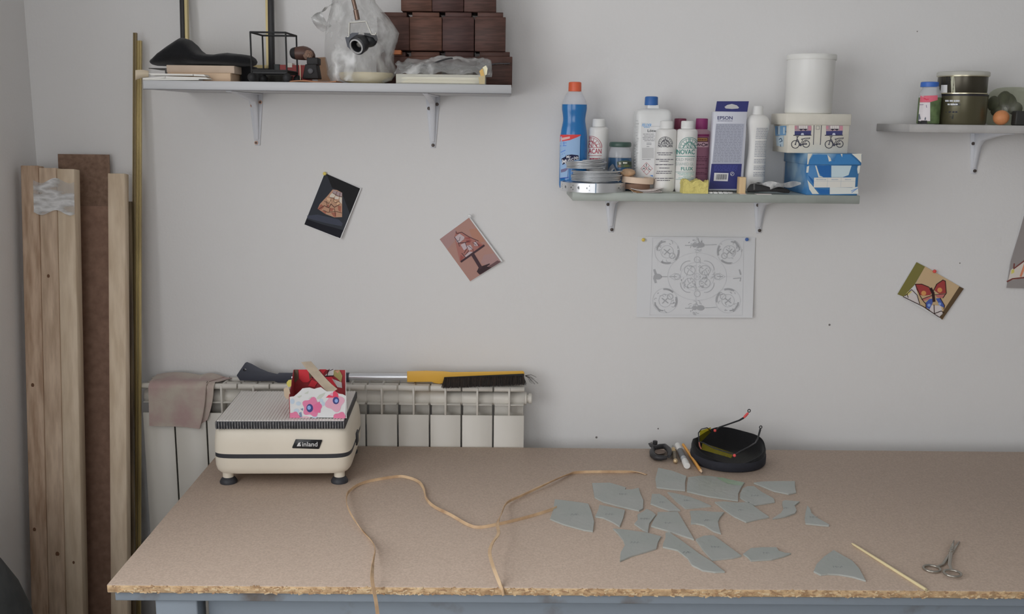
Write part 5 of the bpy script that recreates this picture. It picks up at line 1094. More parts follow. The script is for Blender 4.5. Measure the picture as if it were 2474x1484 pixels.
build('bristle_root', MB().prism(zk([[(1205, 340), (2120, 300), (2125, 330), (1215, 380)]])[0], lambda x, y: W(x, y, Yg-.0145), lambda x, y: W(x, y, Yg+.008)), M_bri2, br)
M_rag = mat('rag_cloth', C(160, 150, 138), .95, spec=.1, col2=C(152, 128, 124), vscale=14, lo=.4, hi=.62, bump=.4, bscale=600, sheen=.2)
rg_ = thing('cleaning_rag', 'folded grey rag with pink stains hanging over the radiator', 'rag', W(430, 935, -.1))
def rag(pxa, pxb, ybot, yoff, skew):
    def f(u, v, o):
        px = pxa+(pxb-pxa)*u
        if v < .3:
            s = v/.3; p = Vector((W(px, 930, -.1).x-.006*(1-s)+.03*(1-s)*u, -.03-.066*s-yoff, ZTOP+.0045+yoff*.7+.006*math.sin(u*5)*(1-s)))
        else:
            s = (v-.3)/.7; s0 = min(1, s/.12); zt_ = ZTOP+.0045+yoff*.7; q = W(px+skew*s*u*8, ybot(u), -.11)
            p = Vector((W(px, 930, -.1).x+(q.x-W(px, 930, -.1).x)*s, -.096-yoff-.013*math.sin(s0*PI/2)-.004*math.sin(u*6+1)*s, zt_+(q.z-zt_)*s))
        return p+(Vector((0, 0, o)) if v < .3 else Vector((0, -o, 0)))
    return MB().sheet(f, 24, 30, .0018)
build('under_fold', rag(470, 519, lambda u: 1028-14*u*u, .0005, -2.2), M_rag, rg_, smooth=70)
build('front_fold', rag(363, 500, lambda u: 1027+8*u, .004, -2.2), M_rag, rg_, smooth=70)
build('hem', MB().tube([rag(363, 500, lambda u: 1027+8*u, .004, -2.2).v[24+25*k]+Vector((.0005, -.0008, 0)) for k in range(0, 31, 2)], .0013, 6), M_rag, rg_)

# ================================================================ grinder
GC = Vector((-.487, -.2615, TZ)); MG = Matrix.Translation(GC) @ Matrix.Rotation(.035, 4, 'Z')
gd = thing('glass_grinder', 'cream box-shaped glass grinder with a dark stripe and ribbed white top', 'grinder', GC)
M_crm = mat('cream_shell', C(198, 190, 174), .45, var=.03, vscale=15); M_blk = mat('grinder_black', C(44, 45, 50), .5)
def shell(prof, nm, m, hw=.153, hd=.127, p=9.):
    mb = MB(); rings = []
    for k, z in prof:
        rg0 = []
        for j in range(96):
            a = 2*PI*j/96; ca, sa = math.cos(a), math.sin(a); ca = math.copysign(abs(ca)**(2/p), ca); sa = math.copysign(abs(sa)**(2/p), sa)
            rg0.append(MG @ Vector(((hw-k)*ca, (hd-k)*sa, z)))
        rings.append(rg0)
    return build(nm, mb.loft(rings), m, gd, smooth=35)
shell([(.02, .026), (.008, .028), (.0035, .034), (.001, .044), (0, .066)], 'lower_shell', M_crm)
shell([(.0012, .066), (.0008, .0665), (.0008, .0755), (.0012, .076)], 'stripe', M_blk)
up_ = shell([(0, .076), (.0005, .1), (.003, .122), (.007, .130), (.014, .1345), (.03, .1365)], 'upper_shell', M_crm)
for sx in (-1, 1):
    for sy in (-1, 1):
        c = MG @ Vector((sx*.124, sy*.098, 0))
        build('foot', MB().lathe([(.019, 0), (.0195, .004), (.016, .010), (.012, .013), (.010, .014), (.010, .03)], 24, c), M_blk, gd, smooth=40)
        build('foot_stem', MB().lathe([(.012, .014), (.0125, .03)], 20, c), M_crm, gd)
g = MB().box(-.142, .142, -.122, .118, .1325, .1495).xf(MG)
build('grid_tray', g, M_blk, gd, bevel=.002)
tp_ = MB().box(-.139, .139, -.119, .115, .1495, .1508).xf(MG)
for k in range(41):
    x = -.136+.0068*k; tp_.add([MG @ Vector(v) for v in ((x-.0019, -.1185, .1508), (x+.0019, -.1185, .1508), (x+.0019, .1145, .1508), (x-.0019, .1145, .1508), (x-.0012, -.1185, .1519), (x+.0012, -.1185, .1519), (x+.0012, .1145, .1519), (x-.0012, .1145, .1519))], [(0, 1, 5, 4), (1, 2, 6, 5), (2, 3, 7, 6), (3, 0, 4, 7), (4, 5, 6, 7)])
o = build('ribbed_top', tp_, mat('white_grid', C(224, 220, 214), .5), gd, smooth=0); o['kind'] = 'stuff'
tt = MB(); rnd = random.Random(8)
for k in range(48):
    x = -.139+.00592*k; tt.box(x-.0007, x+.0007, -.1242-.0012*rnd.random(), -.1215, .1330, .1494, MG)
o = build('comb_teeth', tt, mat('comb_grey', C(128, 128, 128), .6, var=.5, vscale=120), gd, smooth=0); o['kind'] = 'stuff'
fp = MG @ Vector((0, -.1266, .1)); fn_ = (MG.to_3x3() @ Vector((0, -1, 0)))
def front(x, y, o):
    d = _ray(x, y); p0 = fp+fn_*o; return CAM+d*((p0-CAM).dot(fn_)/d.dot(fn_))
build('badge', MB().prism(z8_([[(1022, 924), (1298, 930), (1302, 938), (1272, 1020), (1262, 1026), (990, 1018), (985, 1010)]])[0], lambda x, y: front(x, y, -.003), lambda x, y: front(x, y, .0022)), mat('badge_black', C(30, 31, 34), .35), gd, bevel=.0004, seg=1)
wl = ink(206, 206, 206)
decal('badge_lettering', [(wl, z8_(text('inland', 1092, 952, 1252, 1000, .006)), 0), (wl, z8_([[(1034, 998), (1052, 962), (1076, 956), (1056, 998)], [(1060, 998), (1066, 980), (1076, 978), (1076, 998)]]), 0)], front, gd, .0026)
sdp = MG @ Vector((.1528, .02, .072)); 
build('side_latch', MB().box(.148, .1565, -.02, .012, .058, .088, MG), M_blk, gd, bevel=.002)
# ---- floral box on the grinder
zl = zoomer(680, 860, 8.728); zG = TZ+.1519; A = T(701.5, 1011.5, zG); B = T(834.5, 1009, zG); YF1 = (A.y+B.y)/2
fb = thing('floral_box', 'open floral paper box with pink poppies standing on the grinder', 'box', ((A.x+B.x)/2, YF1+.06, zG))
M_fw = mat('floral_white', C(204, 206, 206), .6); M_fr = mat('floral_red', C(150, 40, 46), .6, var=.3, vscale=20)
dp = .125; YBk = YF1+dp
def fp2(x, y): p = W(x, y, YF1); return Vector((p.x, YF1, max(zG, p.z)))
fwp = zl([[(175, 1330), (172, 868), (260, 858), (330, 800), (400, 735), (440, 690), (520, 678), (590, 673), (640, 688), (690, 702), (750, 680), (830, 664), (900, 715), (955, 752), (1060, 750), (1110, 745), (1210, 800), (1290, 812), (1352, 845), (1352, 1330)]])[0]
build('front_wall', MB().prism(fwp, lambda x, y: fp2(x, y), lambda x, y: fp2(x, y)+Vector((0, .0015, 0))), M_fw, fb, smooth=0)
bL, bR = W(680+268/8.728, 893.5, YBk), W(680+1345/8.728, 892.5, YBk); fL, fR = fp2(680+172/8.728, 958), fp2(680+1352/8.728, 957)
def quad(P4, t):
    n = (P4[1]-P4[0]).cross(P4[3]-P4[0]).normalized()*t; return MB().hexa(P4, [p+n for p in P4])
zt4 = bL.z
build('back_wall', quad([Vector((bL.x, YBk, zG)), Vector((bR.x, YBk, zG)), Vector((bR.x, YBk, zt4)), Vector((bL.x, YBk, zt4))], -.0015), M_fr, fb, smooth=0)
build('side_wall', quad([Vector((fL.x, YF1, zG)), fL, Vector((bL.x, YBk, zt4)), Vector((bL.x, YBk, zG))], .0015), M_fr, fb, smooth=0)
build('side_wall', quad([Vector((fR.x, YF1, zG)), fR, Vector((bR.x, YBk, zt4)), Vector((bR.x, YBk, zG))], -.0015), M_fw, fb, smooth=0)
build('bottom', MB().hexa([Vector((fL.x, YF1, zG)), Vector((fR.x, YF1, zG)), Vector((bR.x, YBk, zG)), Vector((bL.x, YBk, zG))], [Vector((fL.x, YF1, zG+.001)), Vector((fR.x, YF1, zG+.001)), Vector((bR.x, YBk, zG+.001)), Vector((bL.x, YBk, zG+.001))]), M_fw, fb)
def flower(cx_, cy_, r, n=5, ph=0, k=.16): return [(cx_+r*(1+k*math.cos(n*a+ph))*math.cos(a), cy_+r*(1+k*math.cos(n*a+ph))*math.sin(a)) for a in [2*PI*i/40 for i in range(40)]]
pnk, pnk2, cor, lb1 = ink(216, 118, 158), ink(226, 168, 190), ink(58, 62, 116), ink(120, 148, 196)
clipb = lambda ps: [[(min(1348, max(178, x)), min(1318, y)) for x, y in p] for p in ps]
it = [(ink(176, 192, 206), zl([disc(230, 960, 48, 10, 60), disc(360, 1005, 55, 10, 45), disc(880, 1010, 40, 10, 50), disc(320, 1160, 60, 10, 50), disc(700, 1290, 60, 10, 25), disc(840, 940, 45, 10, 40)]), 0), (ink(168, 174, 164), zl([[(740, 890), (800, 820), (930, 770), (900, 830), (830, 900), (760, 920)], [(480, 800), (520, 770), (575, 740), (560, 800)], [(330, 860), (420, 830), (430, 850), (370, 890)], [(560, 900), (640, 860), (650, 900)]]), 0), (ink(110, 124, 150), zl([[(370, 1200), (420, 1180), (440, 1290), (390, 1290)], [(400, 1120), (460, 1100), (450, 1160)]]), 1),
      (pnk, zl([flower(640, 1080, 190, 5, .5)]), 1), (pnk2, zl(clipb([flower(1125, 980, 185, 4, 1.2)])), 1), (ink(214, 60, 92), zl([[(935, 880), (1000, 820), (1085, 850), (1090, 760), (1130, 735), (1195, 800), (1200, 880), (1080, 880)]]), 2), (ink(206, 96, 140), zl([[(640, 1060), (800, 960), (840, 1050), (820, 1200), (700, 1190)]]), 2), (ink(224, 120, 158), zl(clipb([flower(270, 1300, 120, 5, 0, .1), flower(1240, 1340, 150, 5, 0, .1)])), 1), (ink(226, 186, 196), zl(clipb([disc(500, 1320, 110, 14, 50)])), 0),
      (cor, zl([disc(598, 1100, 70, 18, 88), disc(1150, 940, 68, 18, 78)]), 3), (lb1, zl([disc(585, 1090, 38, 14, 45), disc(1158, 945, 36, 14, 40)]), 4), (ink(206, 44, 72), zl([[(180, 850), (190, 720), (415, 685), (380, 760), (310, 812), (255, 850)], [(640, 672), (750, 668), (700, 700)]]), 0)]
decal('floral_print', it[:-1], lambda x, y, o: fp2(x, y)+Vector((0, -o, 0)), fb, .0004)
def bk_(x, y, o): p = W(x, y, YBk-.0016-o); return p
it = [(ink(196, 36, 50), zl([[(360, 290), (560, 290), (640, 480), (560, 560), (450, 560), (370, 480)], [(800, 285), (950, 285), (880, 380)], [(930, 450), (1060, 440), (1150, 540), (1160, 620), (1120, 660)], [(640, 500), (760, 560), (700, 660), (560, 640)]]), 0), (ink(94, 78, 60), zl([[(275, 300), (350, 295), (360, 480), (300, 560), (240, 540)], [(570, 330), (640, 420), (600, 520)]]), 0), (ink(196, 192, 190), zl([[(990, 285), (1120, 285), (1090, 420), (900, 430), (1000, 340)], [(1060, 480), (1270, 560), (1280, 680), (1180, 660)]]), 0), (ink(150, 138, 84), zl([[(1100, 310), (1220, 300), (1285, 420), (1260, 560), (1180, 480), (1100, 420)]]), 1), (ink(186, 132, 106), zl([[(1130, 320), (1220, 310), (1190, 370)]]), 2), (ink(56, 36, 40), zl(line([(640, 460), (860, 430), (1100, 422)], 18)+line([(960, 440), (980, 330), (1010, 285)], 16)+line([(1000, 320), (1090, 285)], 12)), 3)]
decal('inner_print', it, bk_, fb, .0004)
tsp = zl([[(418, 132), (520, 122), (625, 115), (760, 270), (860, 390), (960, 500), (1060, 600), (1180, 700), (1100, 750), (960, 755), (830, 620), (700, 480), (560, 320)]])[0]
def tsf(x, y, o): return W(x, y, YF1+.004+(948-y)/78*(dp-.012))+Vector((0, -o, 0))
tag(build('paper_strip', MB().prism(tsp, lambda x, y: tsf(x, y, 0), lambda x, y: tsf(x, y, .0012)), mat('strip_tan', C(176, 160, 138), .7, var=.1, vscale=40), smooth=0, origin=tsf(790, 940, 0)), 'tan paper strip leaning out of the floral box', 'paper strip')
for nm, q, c in (('ribbon_tail', [(108, 560), (150, 510), (212, 500), (205, 640), (150, 665), (112, 610)], (176, 166, 70)), ('ribbon_tail', [(45, 700), (110, 655), (160, 680), (185, 800), (165, 900), (110, 915), (60, 850)], (170, 152, 128))):
    build(nm, MB().prism(zl([q])[0], lambda x, y: W(x, y, YF1+.012), lambda x, y: W(x, y, YF1+.015)), mat('rib_%d' % c[0], C(*c), .8), fb, smooth=0)
# ================================================================ glass pieces on the table
M_gl = mat('frosted_glass', C(156, 159, 155, 1.6), .3, spec=.5, trans=.12, col2=C(148, 154, 149, 1.6), vscale=9, lo=.35, hi=.65, bump=.5, bscale=90)
M_gl2 = mat('green_glass', C(112, 148, 116, 1.5), .3, trans=.25, bump=.5, bscale=90)
za4, za5 = zoomer(1320, 1110, 5.1175), zoomer(1640, 1110, 4.7875)
PZ = {}
def P4(s, q): PZ[s] = za4([q])[0]
def P5(s, q): PZ[s] = za5([q])[0]
P4('A', [(100, 490), (320, 515), (520, 545), (560, 640), (595, 770), (580, 890), (470, 875), (200, 800), (40, 735), (85, 610)])
P4('B', [(560, 290), (780, 285), (900, 320), (985, 345), (975, 370), (1060, 370), (1145, 350), (1165, 420), (1205, 510), (1200, 605), (1150, 635), (920, 585), (700, 525), (590, 465)])
P4('C', [(655, 560), (790, 585), (975, 625), (955, 720), (910, 830), (820, 775), (700, 720), (600, 705), (640, 620)])
P4('D', [(1240, 608), (1320, 650), (1355, 685), (1275, 790), (1258, 900), (1190, 870), (1085, 795), (1130, 745), (1125, 680), (1200, 640)])
P4('E', [(1375, 650), (1625, 645), (1700, 770), (1830, 990), (1680, 940), (1500, 880), (1290, 820), (1335, 730), (1368, 690)])
P4('F', [(1305, 425), (1400, 425), (1470, 465), (1560, 545), (1660, 630), (1520, 630), (1400, 590), (1285, 545)])
P4('G', [(1495, 402), (1600, 420), (1780, 465), (1900, 510), (2040, 575), (1880, 590), (1720, 605), (1600, 510)])
P4('H', [(820, 852), (1000, 868), (1255, 905), (1425, 950), (1385, 1020), (1365, 1100), (1240, 1140), (1060, 1190), (905, 1260), (915, 1150), (970, 1060), (950, 1000), (880, 910)])
PZ['I'] = za4([[(1470, 900), (1515, 895), (1700, 1022), (1900, 1170), (2047, 1262)]])[0]+za5([[(540, 1302), (420, 1305), (280, 1285), (150, 1220), (100, 1140)]])[0]+za4([[(1720, 1200), (1620, 1120), (1435, 1078), (1438, 1040), (1468, 970)]])[0]
P4('J', [(1380, 100), (1560, 140), (1735, 205), (1718, 290), (1720, 385), (1560, 370), (1360, 345), (1345, 240)])
P5('K', [(105, 205), (240, 188), (340, 188), (430, 200), (620, 235), (765, 265), (725, 325), (690, 400), (690, 480), (560, 460), (350, 430), (88, 370), (92, 280)])
P5('L', [(735, 335), (790, 308), (870, 308), (960, 375), (1100, 450), (1115, 490), (1000, 510), (880, 528), (800, 500), (705, 440), (708, 390)])
P5('M', [(862, 268), (960, 255), (1150, 250), (1345, 250), (1350, 330), (1362, 380), (1270, 400), (1100, 365), (1000, 325)])
P5('N', [(1200, 480), (1230, 470), (1400, 485), (1340, 530), (1365, 590), (1345, 620), (1230, 660), (1080, 685), (1180, 620), (1210, 570), (1195, 510)])
P5('O', [(410, 490), (520, 484), (680, 498), (810, 492), (940, 590), (1050, 665), (920, 690), (780, 725), (640, 660), (535, 590)])
P5('P', [(125, 595), (250, 590), (400, 605), (528, 608), (480, 665), (455, 720), (470, 800), (490, 860), (400, 830), (290, 760), (200, 740), (135, 740), (140, 670)])
P5('Q', [(190, 922), (290, 880), (400, 875), (560, 990), (730, 1115), (620, 1140), (385, 1165), (280, 1050)])
P5('R', [(740, 1092), (830, 1025), (960, 1015), (1130, 1015), (1160, 1055), (1230, 1080), (1305, 1085), (1230, 1115), (1080, 1155), (830, 1170), (795, 1130)])
P5('S', [(1485, 530), (1520, 570), (1535, 620), (1600, 675), (1745, 755), (1740, 768), (1600, 755), (1465, 740), (1455, 680), (1465, 610)])
P5('U', [(1790, 1045), (1900, 1110), (2010, 1170), (2090, 1260), (2170, 1405), (2020, 1360), (1850, 1330), (1720, 1325), (1640, 1335), (1555, 1295), (1590, 1210), (1680, 1120)])
GL = {'A': 'broad pale glass piece with a rounded end, lying on the ribbon tip', 'B': 'large pale glass piece with a stepped notch along its upper edge', 'C': 'small four-sided pale glass piece with a concave lower edge, next to the ribbon-tip piece',
      'D': 'small pale glass piece with two bites on one side, beside a big trapezoid', 'E': 'large trapezoid pale glass piece with one long slanting side', 'F': 'pale glass piece shaped like a blunt fin with one curved side', 'G': 'thin pointed pale glass sliver, longest of the triangular pieces',
      'H': 'star-like pale glass piece with two concave sides and pointed corners', 'I': 'long curved pale glass blade with an S-shaped edge', 'J': 'plain four-sided pale glass piece below the marker pen', 'K': 'long pale glass piece with a strong green stained corner under the pencil tip',
      'L': 'pale glass piece with dark smudges beside the green stained piece', 'M': 'wedge-shaped pale glass piece in front of the black cap', 'N': 'small hooked pale glass piece with a forked end', 'O': 'pale glass parallelogram with straight edges',
      'P': 'pale glass piece with three concave sides', 'Q': 'leaf-shaped pale glass piece with two parallel long edges beside the S-curved blade', 'R': 'pale glass piece with a pointed tail and a flat rounded body', 'S': 'small thorn-shaped pale glass piece lying apart', 'U': 'single fan-shaped pale glass piece lying beside the wooden stick'}
TG = .0034
def smooth_poly(q): 
    return q
rnd = random.Random(17)
for k, q in PZ.items():
    w = [T(x, y, TZ+TG) for x, y in q]; c = sum(w, Vector())/len(w); poly = [(c.x+(p.x-c.x)*.985, c.y+(p.y-c.y)*.985) for p in w]
    t = thing('glass_piece', GL[k], 'glass', (c.x, c.y, TZ), 'cut glass pieces on the table')
    o = build('pane', MB().prism(poly, lambda x, y: (x, y, TZ+.0001), lambda x, y: (x, y, TZ+TG)), M_gl, t, smooth=0, bevel=.0004, seg=1)
    if k == 'K':
        gq = za5([[(430, 208), (520, 214), (620, 242), (752, 270), (728, 306), (640, 296), (560, 280), (480, 240)]])[0]
        decal('green_stain', [(M_gl2, [gq], 0)], lambda x, y, o: T(x, y, TZ+TG+o), t, .0003)
    elif k not in 'JM':
        s_ = []; n = rnd.randint(2, 3)
        for i in range(n):
            a = rnd.uniform(-.5, .5); x = c.x+(i-1)*.006; s_ += line([(x-.002, c.y-.004), (x+a*.006, c.y+.003), (x+.003, c.y-.001)], .0011)
        decal('pencil_mark', [(ink(128, 132, 132), s_, 0)], lambda x, y, o: Vector((x, y, TZ+TG+o)), t, .0003)

# ================================================================ leather laces
M_lace = mat('tan_lace', C(184, 156, 120), .55, col2=C(150, 118, 86), vscale=25, stretch=(1, 1, 1), lo=.3, hi=.6)
def cat(P, n=8):
    out = []
    for i in range(len(P)-1):
        p0, p1, p2, p3 = P[max(i-1, 0)], P[i], P[i+1], P[min(i+2, len(P)-1)]
        for k in range(n):
            t = k/n; out.append(tuple(.5*((2*b)+(-a+c)*t+(2*a-5*b+4*c-d)*t*t+(-a+3*b-3*c+d)*t**3) for a, b, c, d in zip(p0, p1, p2, p3)))
    out.append(tuple(P[-1])); return out
def lace(pts, name, label):
    """pts: px, py, centre height above the table, tilt of the flat side (0 flat .. 1 on edge)"""
    rings = []; path = [(T(x, y, TZ+z), tl) for x, y, z, tl in cat(pts)]
    for i, (p, tl) in enumerate(path):
        d = (path[min(i+1, len(path)-1)][0]-path[max(i-1, 0)][0]).normalized(); sd = Vector((-d.y, d.x, 0)).normalized() if abs(d.z) < .9 else Vector((1, 0, 0))
        a = tl*PI/2; wv = (sd*math.cos(a)+Vector((0, 0, 1))*math.sin(a)); wv = (wv-d*wv.dot(d)).normalized(); nv_ = d.cross(wv); h, th = .0031, .0008
        rings.append([p+wv*h+nv_*th, p+wv*h-nv_*th, p-wv*h-nv_*th, p-wv*h+nv_*th])
    o = build(name, MB().loft(rings), M_lace, smooth=30, origin=path[len(path)//2][0]); return tag(o, label, 'lace')
lace([(913, 1490, -.035, .1), (908, 1452, -.012, .1), (900, 1410, .012, .15), (899, 1385, .02, .3), (902, 1355, .017, .8), (906, 1328, .009, .95), (898, 1308, .0045, .6), (880, 1287, .0035, .4), (860, 1262, .007, .8), (844, 1235, .014, .95), (837, 1212, .015, .95), (843, 1188, .006, .9), (880, 1166, .0034, .95), (955, 1152, .0032, .95), (985, 1154, .0032, .6), (1012, 1165, .0032, .5), (1024, 1182, .0034, .8), (1030, 1205, .0034, .9), (1050, 1225, .0033, .6), (1090, 1245, .0033, .6), (1130, 1268, .0032, .5), (1160, 1274, .0032, .85), (1215, 1264, .0033, .95), (1280, 1248, .0033, .9), (1334, 1231, .0033, .9), (1345, 1226, .0036, .9)],
     'leather_lace', 'long tan leather lace that hangs over the front table edge')
lace([(1562, 1147, .0012, .1), (1540, 1141, .0016, .3), (1500, 1140, .0032, .95), (1400, 1141, .0033, .9), (1372, 1147, .004, .6), (1340, 1160, .008, .6), (1300, 1179, .007, .8), (1260, 1198, .005, .9), (1225, 1215, .009, .9), (1212, 1240, .02, .9), (1202, 1265, .027, .3), (1204, 1290, .03, .15), (1190, 1312, .032, .25), (1183, 1335, .031, .15), (1190, 1365, .026, .15), (1199, 1390, .016, .3), (1209, 1414, .003, .8), (1214, 1426, -.004, .9), (1216, 1440, -.012, .9)],
     'leather_lace', 'tan leather lace with an arched loop ending at the front table edge')

# ================================================================ stick and scissors
z6 = zoomer(2000, 1280, 5.219)
def T6(x, y, z): return T(2000+x/5.219, 1280+y/5.219, TZ+z)
a, b = T6(305, 175, .0028), T6(1240, 760, .0028)
sk_ = [a, a+(b-a)*.03, a+(b-a)*.5, b]
tag(build('wooden_stick', MB().tube(sk_, [.0012, .0022, .0028, .0029], 10), mat('stick_wood', C(206, 190, 144), .6), origin=(a+b)/2-Vector((0, 0, .0028))), 'thin straight pale wooden stick at the front of the table', 'stick')
sc = thing('scissors', 'small steel scissors with round finger rings lying open on the table', 'scissors', T6(1540, 300, 0))
M_ss = mat('scissor_steel', C(138, 134, 126), .25, metal=.85)
pv = T6(1550, 295, .0045)
for (rx_, ry_, tipx, tipy, z, mid) in ((1312, 492, 1660, 150, .0034, (1450, 440)), (1572, 552, 1590, 135, .0062, (1535, 440))):
    c = T6(rx_, ry_, z); R = .0148
    m_ = MB().tube([c+Vector((R*math.cos(2*PI*i/24), R*.92*math.sin(2*PI*i/24), 0)) for i in range(25)], .0024, 8)
    build('finger_ring', m_, M_ss, sc, smooth=60)
    st = T6(*mid, z); d = (st-c).normalized(); s0 = c+d*R
    tip = T6(tipx, tipy, z-.001); pz = Vector((pv.x, pv.y, TZ+z))
    nrm = Vector((-(tip-pz).y, (tip-pz).x, 0)).normalized()
    build('shank', MB().tube([s0, s0*.5+st*.5, st, pz], [.0026, .0026, .003, .0036], 8, flat=.7), M_ss, sc, smooth=60)
    build('blade', MB().hexa([pz-nrm*.0045-Vector((0, 0, .0012)), pz+nrm*.0045-Vector((0, 0, .0012)), tip+nrm*.0014-Vector((0, 0, .0012)), tip-nrm*.0014-Vector((0, 0, .0012))], [pz-nrm*.0035+Vector((0, 0, .0012)), pz+nrm*.0035+Vector((0, 0, .0012)), tip+nrm*.0008+Vector((0, 0, .0006)), tip-nrm*.0008+Vector((0, 0, .0006))]), M_ss, sc, bevel=.0003, seg=1)
build('pivot_screw', MB().lathe([(.0034, 0), (.003, .003), (.001, .0034)], 14, (pv.x, pv.y, TZ+.0066)), M_ss, sc)

# ================================================================ black cap, goggles and small tools
z7 = zoomer(1660, 980, 8.73)
cc = Vector((.5585, -.196, TZ)); NN = 72
cp_ = thing('cloth_hat', 'soft black cloth cap lying open side up on the table', 'cap', cc)
M_cap = mat('cap_cloth', C(24, 24, 26), .95, spec=.12, bump=.35, bscale=400, sheen=.15)
def rimz(a): return .043+.019*math.sin(a)+.003*math.cos(2*a+.5)+.0015*math.sin(5*a)-.014*math.exp(-((a-2.45)/.45)**2)
def capring(k, zfun, rx=.089, ry=.082): return [Vector((cc.x+rx*k*math.cos(a)*(1+.02*math.sin(3*a)), cc.y+ry*k*math.sin(a), TZ+zfun(a))) for a in [2*PI*j/NN for j in range(NN)]]
rings = [capring(.93, lambda a: .0005), capring(.985, lambda a: .003), capring(1.0, lambda a: .012), capring(1.0, lambda a: .022), capring(1.0, lambda a: rimz(a)*.6+.008), capring(.985, lambda a: rimz(a)*.88), capring(.972, lambda a: rimz(a)*.985), capring(.96, lambda a: rimz(a)), capring(.945, lambda a: rimz(a)*.985), capring(.93, lambda a: rimz(a)*.85), capring(.9, lambda a: rimz(a)*.5), capring(.7, lambda a: .012), capring(.4, lambda a: .009), capring(.05, lambda a: .009)]
build('crown', MB().loft(rings), M_cap, cp_, smooth=80)
build('band', MB().loft([capring(.995, lambda a: .001), capring(1.016, lambda a: .003), capring(1.02, lambda a: .012), capring(1.016, lambda a: .0215), capring(.995, lambda a: .023)], cap=False), mat('cap_band', C(30, 31, 38), .8, bump=.3, bscale=500), cp_, smooth=60)
gg = thing('safety_glasses', 'yellow tinted safety glasses with black temples resting on the black cap', 'glasses', W(1740, 1075, -.2))
M_len = film('yellow_lens', (.86, .8, .2, 1), .22, .22, 1, .08, body=(.42, .38, .06, 1)); M_tem = mat('temple_black', C(34, 35, 38), .35); M_red = mat('red_dot', C(196, 62, 62), .4)
def G7(x, y, Y): return W(1660+x/8.73, 980+y/8.73, Y)
def lens(q, Ys, n=10):
    tl, tr, br_, bl = q
    def f(u, v, o):
        x = (tl[0]*(1-u)+tr[0]*u)*(1-v)+(bl[0]*(1-u)+br_[0]*u)*v; y = (tl[1]*(1-u)+tr[1]*u)*(1-v)+(bl[1]*(1-u)+br_[1]*u)*v
        Y = Ys[0]*(1-u)+Ys[1]*u-.008*math.sin(PI*u); return G7(x, y, Y)+Vector((0, -o, 0))
    return MB().sheet(f, n, 6, .0016)
build('lens', lens(((270, 540), (500, 465), (500, 560), (265, 800)), (-.222, -.15)), M_len, gg, smooth=60)
build('lens', lens(((330, 790), (980, 1010), (930, 1110), (300, 930)), (-.238, -.276)), M_len, gg, smooth=60)
build('brow_bar', MB().tube([G7(520, 545, -.15), G7(420, 470, -.17), G7(300, 500, -.205), G7(240, 580, -.225), G7(250, 760, -.237), G7(350, 790, -.247), G7(560, 900, -.266), G7(760, 965, -.276), G7(985, 1030, -.28)], .0014, 8), M_tem, gg, smooth=60)
build('nose_pad', MB().tube([G7(255, 770, -.238), G7(265, 850, -.24), G7(300, 915, -.242)], .0018, 8), mat('nose_pad', C(130, 70, 60), .4), gg, smooth=60)
build('temple', MB().tube([G7(590, 540, -.15), G7(680, 460, -.147), G7(900, 385, -.14), G7(1100, 315, -.13), G7(1190, 262, -.125)], [.0022, .002, .002, .0022, .0026], 8), M_tem, gg, smooth=60)
build('temple_tip', MB().tube([G7(1190, 262, -.125), G7(1240, 210, -.123), G7(1290, 155, -.122)], [.0026, .0034, .0026], 8), M_red, gg, smooth=60)
def loop(c, r, w): return MB().tube([c+Vector((r*math.cos(2*PI*i/16), 0, r*1.15*math.sin(2*PI*i/16))) for i in range(17)], w, 8)
build('temple_loop', loop(G7(1308, 112, -.122), .0032, .0012), M_tem, gg, smooth=60)
build('temple', MB().tube([G7(1000, 1055, -.281), G7(1120, 970, -.272), G7(1300, 880, -.262), G7(1440, 790, -.215), G7(1495, 690, -.18), G7(1520, 590, -.168), G7(1545, 500, -.163)], [.0022, .002, .002, .002, .002, .0024, .0026], 8), M_tem, gg, smooth=60)
build('temple_loop', loop(G7(1553, 458, -.163), .003, .0012), M_tem, gg, smooth=60)
for x, y, Y in ((588, 530, -.152), (1000, 1055, -.282)): build('hinge_dot', MB().ball(G7(x, y, Y), .0038, 14), M_red, gg, smooth=80)
# pencil, marker, cutter, pliers
a, b = T(1697.6, 1144, TZ+.0036), W(1650.5, 1074.5, -.118); b.z = max(b.z, TZ+.012)
pn = thing('pencil', 'yellow hexagonal pencil leaning across the marker', 'pencil', a)
d = (b-a)
build('barrel', MB().tube([a+d*.09, b], .0037, 6), mat('pencil_yellow', C(226, 156, 40), .4), pn, smooth=0)
build('sharpened_wood', MB().tube([a+d*.025, a+d*.09], [.0013, .0036], 12), mat('pencil_wood', C(206, 176, 142), .7), pn)
build('lead_tip', MB().tube([a, a+d*.028], [.0003, .0014], 8), mat('lead', C(70, 68, 68), .5), pn)
a, b = T(1660, 1126, TZ+.0082), W(1637.5, 1071.5, -.135); b.z = TZ+.0082; b = T(1637.5, 1071.5, TZ+.0135); b = a+(b-a)*min(1, .16/(b-a).length); b.z = TZ+.0082; d = b-a
mk = thing('marker_pen', 'white and grey marker pen lying beside the pencil', 'marker', a)
build('cap', MB().tube([a, a+d*.03, a+d*.22], [.0074, .0082, .0080], 20), M_wpl, mk, smooth=40)
build('cap_recess', MB().tube([a-d*.004, a+d*.01], [.0052, .0052], 18), M_wpl, mk)
build('collar', MB().tube([a+d*.22, a+d*.36], .0074, 20), mat('marker_silver', C(150, 152, 156), .4), mk)
build('barrel', MB().tube([a+d*.36, a+d*.72], .0078, 20), mat('marker_grey', C(92, 92, 94), .5), mk)
build('end', MB().tube([a+d*.72, b], .0076, 20), M_wpl, mk)
a, b = T(1632, 1114, TZ+.006), T(1625.5, 1076, TZ+.008); b = a+(b-a)*min(1, .13/(b-a).length); b.z = TZ+.006; d = b-a
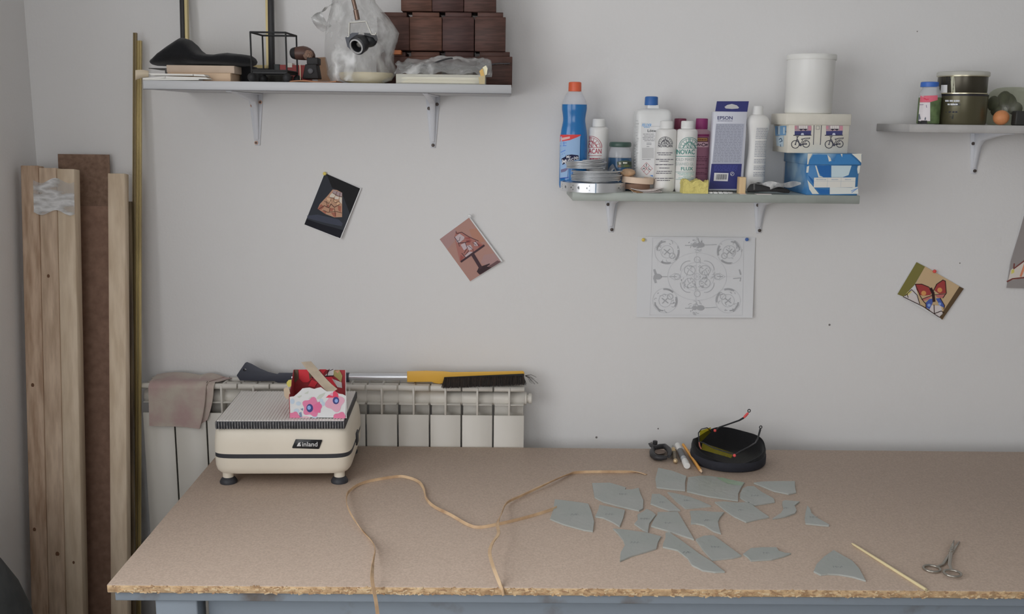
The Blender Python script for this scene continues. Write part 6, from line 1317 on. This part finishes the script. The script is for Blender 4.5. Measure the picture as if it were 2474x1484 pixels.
gc = thing('glass_cutter', 'small brass ended glass cutter with a dark handle between pliers and marker', 'cutter', a)
build('ball_end', MB().ball(a, .006, 16), mat('cutter_brass', C(170, 148, 112), .35, metal=.5), gc, smooth=80)
build('handle', MB().tube([a+d*.05, a+d*.3, a+d*.55], [.004, .0058, .005], 14), mat('cutter_dark', C(96, 86, 70), .5), gc)
build('ferrule', MB().tube([a+d*.55, a+d*.8], [.0052, .0048], 14), mat('cutter_brass2', C(168, 140, 84), .35, metal=.5), gc)
build('head', MB().tube([a+d*.8, b], [.0045, .002], 10), mat('cutter_steel', C(110, 108, 104), .35, metal=.6), gc)
z9 = zoomer(1520, 960, 6.51)
def T9(x, y, z): return T(1520+x/6.51, 960+y/6.51, TZ+z)
plr = thing('running_pliers', 'black glass pliers with curved handles lying beside the cutter', 'pliers', T9(480, 860, 0))
M_pl = mat('plier_black', C(46, 45, 47), .45, metal=.2)
build('handle', MB().tube([T9(*p, .011) for p in ((400, 800), (480, 775), (560, 772), (620, 820), (640, 880), (625, 930))], [.006, .0065, .007, .0068, .006, .0045], 10), M_pl, plr, smooth=60)
build('handle', MB().tube([T9(*p, .0075) for p in ((390, 800), (360, 860), (370, 910), (420, 945), (500, 955), (590, 950))], [.006, .0068, .0072, .007, .0066, .0048], 10), M_pl, plr, smooth=60)
build('jaw', MB().tube([T9(410, 800, .010), T9(360, 765, .010), T9(318, 730, .010)], [.0075, .0065, .003], 10, flat=.7), M_pl, plr, smooth=60)
build('jaw', MB().tube([T9(410, 805, .0065), T9(385, 755, .0065), T9(350, 715, .0065)], [.0075, .006, .0028], 10, flat=.7), mat('plier_steel', C(84, 80, 76), .4, metal=.5), plr, smooth=60)
c = T9(405, 800, .0); build('rivet', MB().lathe([(.006, .004), (.006, .0185), (.004, .0195)], 16, (c.x, c.y, TZ)), M_pl, plr)
build('spring_pad', MB().prism([(400, 830), (480, 815), (560, 835), (560, 880), (460, 900), (395, 870)], lambda x, y: T9(x, y, .004), lambda x, y: T9(x, y, .009)), mat('pad_brown', C(98, 82, 72), .6), plr)
